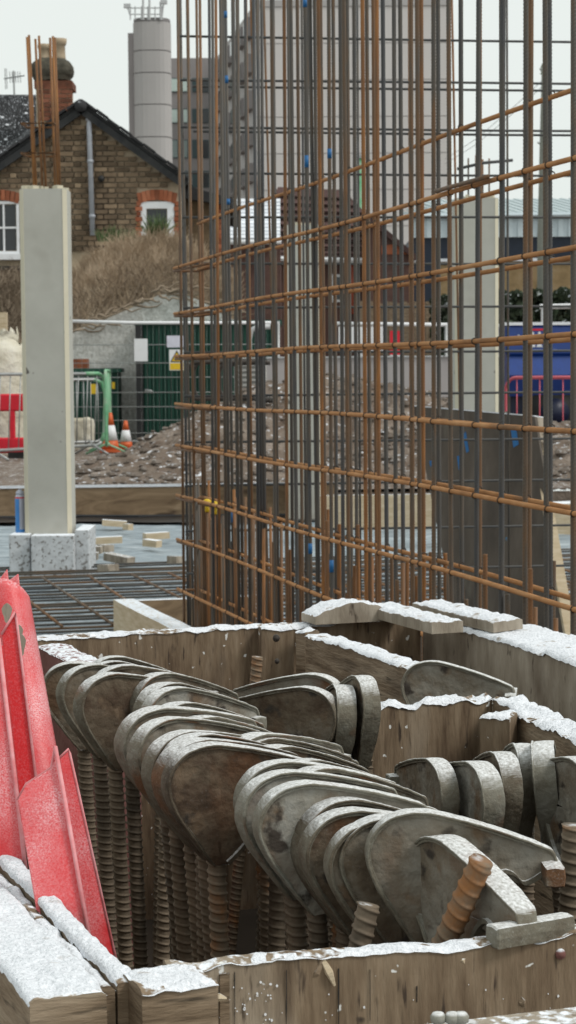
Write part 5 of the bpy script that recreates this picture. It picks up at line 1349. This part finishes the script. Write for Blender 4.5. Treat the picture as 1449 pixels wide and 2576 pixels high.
def make_clamp_meshes(seed, fw):
    so, sl = smooth2(OUT, 6), smooth2(LOW, 3)
    jit = lambda x, z, s=.0008: (x + s * nz((x, z, seed), 70), z + s * nz((x, z, seed + 4), 70))
    loop = [jit(*p_) for p_ in so + sl]
    pl = MB(); PY = -fw / 2 + .0085
    n = len(loop); cxz = (.012, .068)
    rings = []
    for k, s in enumerate((1.0, .97, .72, .42)):      # slightly dished web
        rings.append([(cxz[0] + (x - cxz[0]) * s, cxz[1] + (z - cxz[1]) * s) for x, z in loop])
    for side in (-1, 1):
        vs = []
        for k, rg in enumerate(rings):
            for x, z in rg: vs.append(V(x, PY + side * ((.0048, .0052, .0046, .0042)[k] + .0014 * nz((x, z, seed + side), 45) + .0010 * nz((x, z, seed + side), 110)), z))
        vs.append(V(cxz[0], PY + side * .0042, cxz[1]))
        fs = []
        for k in range(3):
            for i in range(n):
                q = (k * n + i, k * n + (i + 1) % n, (k + 1) * n + (i + 1) % n, (k + 1) * n + i); fs.append(q if side > 0 else q[::-1])
        for i in range(n):
            q = (3 * n + i, 3 * n + (i + 1) % n, 4 * n); fs.append(q if side > 0 else q[::-1])
        pl.add(vs, fs)
    fe = [(i, (i + 1) % n) for i in range(n)]
    vs = [V(x, PY - .0048, z) for x, z in loop] + [V(x, PY + .0048, z) for x, z in loop]
    pl.add(vs, [(i, j, j + n, i + n) for i, j in fe])
    pl.tube([V(.002, PY + .006, .004), V(.002, PY + .006, .03), V(.002, PY + .005, .06), V(.003, PY + .004, .080), V(.004, PY + .004, .088)], [.0108, .0108, .0106, .0090, .003], 10)
    plate = pl.mesh('plate', smooth=True); plate.materials.append(M['cast'])
    # flange round the outer edge
    fl = MB(); vs = []; m_ = len(so); wseg = [-1, -.55, 0, .55, 1]
    for i, (x, z) in enumerate(so):
        a, b = so[max(i - 1, 0)], so[min(i + 1, m_ - 1)]; tx, tz = b[0] - a[0], b[1] - a[1]; l_ = math.hypot(tx, tz) or 1; nx, nz_ = -tz / l_, tx / l_   # outward is to the left of travel
        t = i / (m_ - 1); ww = fw / 2 * (.45 + .55 * min(1, t * 5) if t < .2 else (1 if t < .8 else 1 - .35 * (t - .8) / .2))
        row = []
        for s in wseg: row.append(V(x + nx * (.0016 - .0010 * s * s), s * ww * (1 + .05 * nz((x, z, seed + s), 60)), z + nz_ * (.0016 - .0010 * s * s)))
        for s in wseg[::-1]: row.append(V(x - nx * (.0042 - .0012 * s * s), s * ww * .96, z - nz_ * (.0042 - .0012 * s * s)))
        vs += [q + V(.0004 * nz(q, 150, seed), 0, .0005 * nz(q, 150, seed + 2)) for q in row]
    k = 10
    fs = [(i * k + j, (i + 1) * k + j, (i + 1) * k + (j + 1) % k, i * k + (j + 1) % k) for i in range(m_ - 1) for j in range(k)]
    fs += [tuple(range(k)), tuple((m_ - 1) * k + j for j in range(k - 1, -1, -1))]
    fl.add(vs, fs)
    flange = fl.mesh('flange', smooth=False); flange.materials.append(M['castrim'])
    ed = MB()
    ed.tube([V(x * .995, -fw / 2 * (1 if i < .8 * m_ else 1 - .3 * (i - .8 * m_) / (.2 * m_)) * (.5 + .5 * min(1, i / (m_ - 1) * 5)) + .0006 * nz((x, z, seed), 90), z + .0006 + .0005 * nz((x, z, seed), 160)) for i, (x, z) in enumerate(so)], [.0013 + .0010 * abs(nz((x, z, 5 + seed), 60)) for x, z in so], 8)
    edge_ = ed.mesh('frosted_edge', smooth=True); edge_.materials.append(M['castrim'])
    lw = MB(); m_ = len(sl)
    vs = []
    for i, (x, z) in enumerate(sl):
        for s in (-1, 1): vs += [V(x, -fw / 2 + .006 + s * .0065, z), V(x - .002, -fw / 2 + .006 + s * .0065, z + .004)]
    fs = [(i * 4 + a, (i + 1) * 4 + a, (i + 1) * 4 + b, i * 4 + b) for i in range(m_ - 1) for a, b in ((0, 2), (2, 3), (3, 1), (1, 0))]
    lw.add(vs, fs); lower = lw.mesh('lower_rib'); lower.materials.append(M['castrim'])
    return plate, flange, lower, edge_
def make_lug(L):
    mb = MB(); c = V(.112, .006, .072); n = 8; vs = []
    prof = [(-.0085, -.0085), (-.0095, 0), (-.0085, .0085), (0, .0095), (.0085, .0085), (.0095, 0), (.0085, -.0085), (0, -.0095)]
    ys = [-1, -.96, -.5, 0, .5, .96, 1]
    for yy in ys:
        s = .86 if abs(yy) == 1 else 1
        for x, z in prof: vs.append(c + V(x * s, yy * L / 2, z * s) + V(.0005 * nz((x * 90, yy, z * 90), 2), 0, .0005 * nz((x * 90, yy, 3), 2)))
    fs = [(i * n + j, i * n + (j + 1) % n, (i + 1) * n + (j + 1) % n, (i + 1) * n + j) for i in range(len(ys) - 1) for j in range(n)]
    fs += [tuple(range(n - 1, -1, -1)), tuple((len(ys) - 1) * n + j for j in range(n))]
    me = mb.add(vs, fs).mesh('lug'); me.materials.append(M['castrim']); return me
def thread_bar(name, r0, L, pitch=.0105):
    n, seg = 16, 12; k = int(L / pitch * seg); vs = []
    for i in range(k + 1):
        z = L * i / k
        for j in range(n):
            a = 2 * math.pi * j / n
            ph = (z / pitch + a / (2 * math.pi)) % 1.0
            rib = max(0.0, 1 - abs(ph - .5) / .17); rib = min(1, rib * 2.2)
            flat = min(1, abs(math.cos(a)) * 2.2)         # ribs fade on the two flats
            r = r0 * (.85 + .15 * rib * (.30 + .70 * flat)) * (1 + .012 * nz((math.cos(a), math.sin(a), z * 30), 2))
            vs.append(V(r * math.cos(a), r * math.sin(a), z))
    fs = [(i * n + j, i * n + (j + 1) % n, (i + 1) * n + (j + 1) % n, (i + 1) * n + j) for i in range(k) for j in range(n)]
    fs.append(tuple(range(n - 1, -1, -1))); fs.append(tuple(k * n + j for j in range(n)))
    me = MB().add(vs, fs).mesh(name, smooth=True); me.materials.append(M['tierod']); return me
CM = [make_clamp_meshes(s, w) for s, w in ((1, .023), (5, .025), (9, .021))]
LUG, LUGL = make_lug(.050), make_lug(.078)
ROD = thread_bar('threaded_rod', .0102, .56)
def clamp(label, px, py, d, yaw, roll=0.0, pitch=0.0, var=0, rod=True, lug=None, rust=.35, sc=1.0, group='clamps standing in the crate', mirror=False):
    """(px,py,d): where the crown of the plate is; yaw: direction of the lug, 0 = to the right"""
    d *= 1.085; sc *= .96
    tone = rs.uniform(.34, .62)
    for w_, t_ in (('darkest', .22), ('dark ', .32), ('brown', .34), ('red', .38), ('rust', .38), ('pale', .66), ('grey', .62), ('green', .60), ('broad', .52)):
        if w_ in label: tone = t_; break
    tone += .07
    top = U(px, py, d)
    rot = Matrix.Rotation(R(yaw), 3, 'Z') @ Matrix.Rotation(R(roll), 3, 'Y') @ Matrix.Rotation(R(pitch), 3, 'X')
    if rod:
        h = (top.z - FLOOR) / (rot @ V(0, 0, 1)).z; base = top - rot @ V(0, 0, h)
    else:
        h = .126; base = top - rot @ V(0, 0, h)
    r = root('formwork_clamp', label, 'clamp', base, group); r.rotation_euler = rot.to_euler()
    pm_, fm_, lm_, em_ = CM[var % 3]
    zo = h - .126 * sc
    for nm, me in (('plate', pm_), ('flange', fm_), ('lower_rib', lm_), ('frosted_edge', em_), ('lug', lug or LUG)):
        o = bpy.data.objects.new(nm, me); COL.objects.link(o); o.parent = r; o.location = (0, 0, zo); o.scale = (sc, -sc if mirror else sc, sc); o.color = (tone, 0, 0, 1)
    if rod:
        o = bpy.data.objects.new('threaded_rod', ROD); COL.objects.link(o); o.parent = r; o.location = (.002, (-.0045 if mirror else .0045), 0); o.scale = (1, 1, (zo + .048 * sc) / .56)
        o.rotation_euler = (0, 0, rs.uniform(0, 6)); o.color = (rust, 0, 0, 1)
    return r
CL = [  # label, px, py, d, yaw, roll, pitch, variant, rust
 ('brown clamp at the rear left, nearest the red steel', 193, 1666, 2.50, -8, -3, 3, 0, .4),
 ('second clamp from the red steel, rear left of the row', 256, 1672, 2.38, -12, -2, -2, 1, .35),
 ('third clamp from the red steel, with narrow visible face', 298, 1694, 2.26, -20, -4, 2, 2, .45),
 ('dark clamp with frozen drip on its rim, fourth from the red steel', 338, 1673, 2.30, -6, -2, 0, 0, .3),
 ('clamp whose rim alone shows against the rear board', 305, 1652, 2.70, 14, 4, 0, 1, .3),
 ('clamp rim showing just behind the dark drip clamp', 318, 1664, 2.55, 10, 3, 0, 2, .3),
 ('highest clamp of the second cluster, tip towards rear board', 436, 1693, 2.30, -14, 2, 0, 0, .4),
 ('clamp second from top of the second cluster, reddish', 452, 1718, 2.22, -12, 3, 0, 1, .5),
 ('pale clamp third from top of the second cluster', 470, 1729, 2.14, -16, 1, 0, 2, .3),
 ('broad clamp at the left of the second cluster', 418, 1780, 1.96, -4, -6, 2, 1, .3),
 ('clamp with narrow arched rim mid second cluster', 486, 1767, 2.05, -12, 2, 0, 0, .35),
 ('rust-edged clamp half hidden in front of the second cluster', 482, 1840, 1.88, -16, -5, 0, 2, .5),
 ('clamp with long straight top edge right of second cluster', 545, 1802, 1.97, -10, 3, 0, 1, .3),
 ('clamp behind the darkest brown clamp', 528, 1846, 1.86, -12, -1, 0, 0, .35),
 ('darkest brown clamp in the middle of the row', 552, 1871, 1.78, -3, -3, 3, 2, .6),
 ('greenish clamp at the left of the third cluster', 668, 1846, 1.92, -16, -4, 0, 1, .55),
 ('reddish clamp second in the third cluster', 694, 1856, 1.92, -12, 0, 0, 2, .5),
 ('clamp third in the third cluster, tips overlapping', 706, 1852, 1.94, -10, 3, 0, 0, .3),
 ('clamp fourth in the third cluster, just below its neighbour', 728, 1876, 1.88, -12, 2, 0, 1, .35),
 ('grey broad-faced clamp in front of third cluster', 716, 1914, 1.75, -5, -3, 0, 0, .35),
 ('pale blue-grey clamp left of the front group', 770, 1968, 1.66, -8, -4, 0, 1, .3),
 ('clamp with wavy frosted rim behind the front group', 806, 1911, 1.80, -12, 4, 0, 2, .35),
 ('clamp with long frosted crest leading into the front group', 842, 1930, 1.74, -12, 3, 0, 0, .35),
 ('red-brown clamp second row of the front group', 890, 1978, 1.70, -10, 2, 0, 2, .6),
 ('thin-edged clamp between red-brown and mottled clamps', 905, 2008, 1.66, -10, 3, 0, 1, .4),
 ('mottled rusty clamp at the left of the front group', 862, 2028, 1.66, -9, -4, 0, 0, .5),
 ('rust-rimmed clamp directly behind the frontmost broad clamp', 955, 2064, 1.60, -6, -3, 0, 2, .5),
 ('thin rusty clamp between the mottled and rust-rimmed ones', 890, 2036, 1.63, -7, -3, 0, 1, .55),
 ('clamp squeezed behind the left broad clamp of the second cluster', 448, 1806, 1.92, -9, -4, 0, 0, .4),
 ('narrow clamp squeezed in before the pale blue-grey one', 738, 1940, 1.70, -8, -4, 0, 2, .4),
 ('narrow rusty clamp squeezed right behind the frontmost one', 985, 2052, 1.60, -7, -3, 0, 1, .5),
 ('slim clamp rim just left of the darkest brown clamp', 520, 1860, 1.82, -7, -4, 0, 1, .4),
 ('frontmost broad clamp with square lug facing the viewer', 1068, 2040, 1.57, -4, 0, 0, 0, .3),
]
YAW = {'nearest the red steel': 8, 'second clamp from': 28, 'third clamp from': 38, 'frozen drip': 24, 'rim alone': 20, 'rim showing': 24, 'highest clamp': 40, 'second from top': 44, 'third from top': 38, 'left of the second cluster': 30,
       'behind the left broad': 38, 'narrow arched': 42, 'rust-edged': 40, 'long straight': 36, 'behind the darkest': 38, 'darkest brown clamp in': 24, 'slim clamp rim': 34, 'left of the third': 42, 'second in the third': 40, 'third in the third': 36, 'fourth in the third': 38,
       'grey broad-faced': 20, 'squeezed in before': 26, 'pale blue-grey clamp left': 16, 'wavy frosted': 34, 'long frosted crest': 30, 'red-brown clamp second row': 26, 'thin-edged': 24, 'mottled rusty clamp': 22, 'thin rusty': 18, 'directly behind the frontmost': 14, 'right behind the frontmost': 10, 'frontmost broad': 2}
for lab, px, py, d, yw, ro, pi_, va, ru in CL:
    for k_, v_ in YAW.items():
        if k_ in lab: yw = v_; break
    if yw >= 24: px -= 20
    clamp(lab, px, py, d, yw, ro, pi_, va, True, LUGL if 'frontmost broad' in lab else LUG, ru)
# clamps turned edge-on
clamp('clamp turned end-on with flat lug resting on front board', 1135, 2112, 1.54, -62, 0, 0, 1, True, LUGL, .4)
clamp('rearmost clamp of the pair pointing left by the divider', 785, 1695, 2.46, 158, -4, 0, 0, True, None, .35, mirror=True)
clamp('dark clamp pointing left in front of its paler twin', 768, 1728, 2.34, 152, -4, 0, 2, True, None, .35, mirror=True)
clamp('narrow end-on clamp between the left-pointing pair and divider', 862, 1724, 2.36, 97, 0, 3, 1, True, None, .35, mirror=True)
clamp('tall end-on clamp right against the lower divider', 908, 1700, 2.36, 104, 3, 0, 0, True, None, .35, mirror=True)
clamp('leftmost end-on clamp under the lower divider', 1095, 1910, 2.02, 106, -3, 0, 2, True, None, .3, mirror=True)
clamp('blue-grey end-on clamp second from left under the divider', 1202, 1918, 1.98, 106, -3, 0, 1, True, None, .25, mirror=True)
clamp('brown end-on clamp with thick frosted crest under the divider', 1262, 1893, 2.0, 98, 0, 0, 0, True, None, .5, mirror=True)
clamp('slim end-on clamp just left of the pale leaning one', 1314, 1872, 2.06, 92, 0, 0, 2, True, None, .5, mirror=True)
clamp('pale slim clamp leaning at far right under the divider', 1366, 1866, 2.02, 82, 0, -5, 1, True, None, .3, mirror=True)
clamp('clamp cut off by the right edge of the picture', 1445, 1905, 1.96, 112, 0, 0, 0, True, None, .4, mirror=True)
# the clamp lying behind the lower divider, propped on the boards
clamp('green-tinged clamp lying crown up behind the lower divider', 1098, 1664, 2.66, -8, 0, 0, 2, False, LUGL, .3, 1.0, None)

# loose threaded rods
def rod_thing(label, p_top, p_bot, rust, r_=1.0, L=None):
    d = p_top - p_bot; o = link('threaded_rod', ROD, None, None, p_bot, d.to_track_quat('Z', 'Y').to_euler()); o.scale = (r_, r_, d.length / .56)
    o.color = (rust, 0, 0, 1); ORG[o] = p_bot; tag(o, label, 'threaded rod', 'loose threaded rods'); return o
def down_to_floor(t, v):   # follow direction v down to the crate floor
    return t + v * ((FLOOR - t.z) / v.z)
t = U(928, 2275, 1.62); b = U(900, 2400, 1.62); rod_thing('short frosted threaded rod end rising behind the front board', t, down_to_floor(t, (b - t)), .4, 1.02)
t = U(1213, 2165, 1.60); b = U(1108, 2395, 1.625); v_ = (b - t).normalized(); rod_thing('bright rusty threaded rod leaning over the front board', t, down_to_floor(t, V(v_.x, v_.y, v_.z)), .72, 1.10)
t = U(648, 1652, 3.2); rod_thing('rusty threaded rod standing against the rear board cleat', t, down_to_floor(t, V(-.1, 0, -1)), .62, 1.0)
t = U(1442, 2075, 1.80); rod_thing('threaded rod at the right edge of the crate', t, down_to_floor(t, V(-.04, 0, -1)), .45, 1.1)

# ================================================================== RED STEEL
def bent(pts, n_lat, d_top, d_bot):
    ys_ = [p_[1] for p_ in pts]; y0, y1 = min(ys_), max(ys_)
    return [U(x, y, d_top + (d_bot - d_top) * (y - y0) / (y1 - y0)) for x, y in pts]
def slab(pts, d0, d1, th=.005, name='web', par=None, m_='red'):
    q = bent(pts, 0, d0, d1); nn_ = (q[1] - q[0]).cross(q[2] - q[0]).normalized(); nn_ = nn_ if nn_.y > 0 else -nn_
    o = part(name, MB().prism(q, nn_ * th), M[m_], par); bv = o.modifiers.new('bevel', 'BEVEL'); bv.width = .0012; bv.segments = 2
    return q, nn_
r = root('red_steel_channel', 'wide frosted red steel channel nearest the front board', 'steel channel', V(*U(150, 2200, 1.70)[:2], FLOOR))
def edge(pts, d0, d1, par, r_=.0022):
    q = bent(pts, 0, d0, d1); part('frosted_edge', MB().tube(q, r_, 6), M['rededge'], par, True)
slab([(44, 2012), (66, 1972), (128, 1932), (139, 1896), (232, 2400), (110, 2400)], 1.74, 1.66, .005, 'near_flange', r)
edge([(44, 2012), (66, 1972), (128, 1932), (139, 1878)], 1.738, 1.734, r, .0012); edge([(139, 1878), (232, 2400)], 1.738, 1.658, r, .0020)
slab([(148, 1908), (173, 1884), (296, 2430), (232, 2430)], 1.80, 1.74, .005, 'far_flange', r)
edge([(148, 1908), (173, 1884), (176, 1896), (296, 2430)], 1.80, 1.74, r, .0012)
slab([(136, 1905), (160, 1910), (250, 2430), (222, 2430)], 1.83, 1.77, .004, 'web', r, 'redclean')
r = root('red_steel_channel', 'tall red steel channel at the left edge, pointed top', 'steel channel', V(*U(40, 2100, 1.86)[:2], FLOOR))
slab([(-60, 1560), (-4, 1610), (66, 2200), (-60, 2200)], 1.90, 1.82, .005, 'near_flange', r)
edge([(-4, 1606), (66, 2200)], 1.895, 1.815, r, .0022)
slab([(4, 1596), (38, 1540), (112, 2130), (62, 2130)], 1.98, 1.90, .005, 'far_flange', r, 'redclean')
edge([(4, 1596), (38, 1540), (41, 1556), (112, 2130)], 1.978, 1.898, r, .0014)
slab([(-8, 1620), (14, 1625), (72, 2130), (40, 2130)], 2.02, 1.93, .004, 'web', r, 'redclean')
# rounded trough behind, with two fins
r = root('red_steel_plate', 'wide red steel plate with rounded top and chipped paint behind the channels', 'steel plate', V(*U(50, 1900, 2.15)[:2], FLOOR))
def trough(u, v):
    px = -34 + 98 * u + 92 * v; py = 1478 + 30 * (2 * u - .75) ** 2 * (1 - v) - 20 + 560 * v
    return U(px, py, 2.20 - .10 * v + .05 * max(0, 2 * u - 1.55) ** 2 + .012 * (2 * u - 1) ** 2)
mb = MB().grid(trough, 24, 30)
o = part('shell', mb, M['red'], r, True); so_ = o.modifiers.new('solid', 'SOLIDIFY'); so_.thickness = .005
slab([(-12, 1470), (18, 1430), (26, 1500), (-5, 1520)], 2.27, 2.26, .004, 'fin', r)
slab([(18, 1462), (46, 1442), (52, 1500), (22, 1510)], 2.29, 2.28, .004, 'fin', r)
for px, py, a_, b_ in ((20, 1540, .005, .011), (50, 1592, .004, .010), (57, 1620, .004, .012), (42, 1640, .0035, .008)):
    q = U(px, py, 2.178 - .1 * (py - 1478) / 560 ); part('paint_chip', MB().prism([q + V(a_ * math.cos(w) * (1 + .3 * math.sin(3 * w)), -.008, b_ * math.sin(w)) for w in [k * math.pi / 7 for k in range(14)]], V(0, .0008, 0)), M['woodgrey'], r)

# ledge with frosted bolts in front of the crate, at the bottom edge
lg = root('front_ledge', 'grey frosted ledge board at the bottom right corner', 'board', V(*U(1350, 2575, 1.44)[:2], 0))
p0, p1 = U(1060, 2578, 1.45), U(1560, 2556, 1.50); dv_ = (p1 - p0); nn_ = V(-dv_.y, dv_.x, 0).normalized(); nn_ = -nn_ if nn_.y > 0 else nn_
part('board', MB().obox(V(p0.x, p0.y, p0.z - .03), V(dv_.x, dv_.y, 0), nn_ * .12, V(0, 0, .03)), M['woodgrey'], lg)
part('leg', MB().obox(V(p0.x + .05, p0.y - .09, 0), V(.05, 0, 0), V(0, .05, 0), V(0, 0, p0.z - .031)), M['woodgrey'], lg)
part('leg', MB().obox(V(p1.x - .06, p1.y - .09, 0), V(.05, 0, 0), V(0, .05, 0), V(0, 0, p0.z - .031)), M['woodgrey'], lg)
for px, lab in ((1102, 'left frosted bolt head at the bottom edge'), (1138, 'middle frosted bolt head at the bottom edge'), (1160, 'right frosted bolt head at the bottom edge')):
    q = U(px, 2572, 1.44); z0 = p0.z
    r = root('bolt', lab, 'bolt', V(q.x, q.y, z0)); hh = max(.012, U(px, 2556, 1.44).z - z0)
    part('shank', MB().lathe([(.0035, 0), (.0035, hh * .6)], (q.x, q.y, z0), 10), M['cast'], r, True)
    part('head', MB().lathe([(.0055, hh * .45), (.0058, hh * .8), (.004, hh), (.001, hh * 1.04)], (q.x, q.y, z0), 12), M['castrim'], r, True)
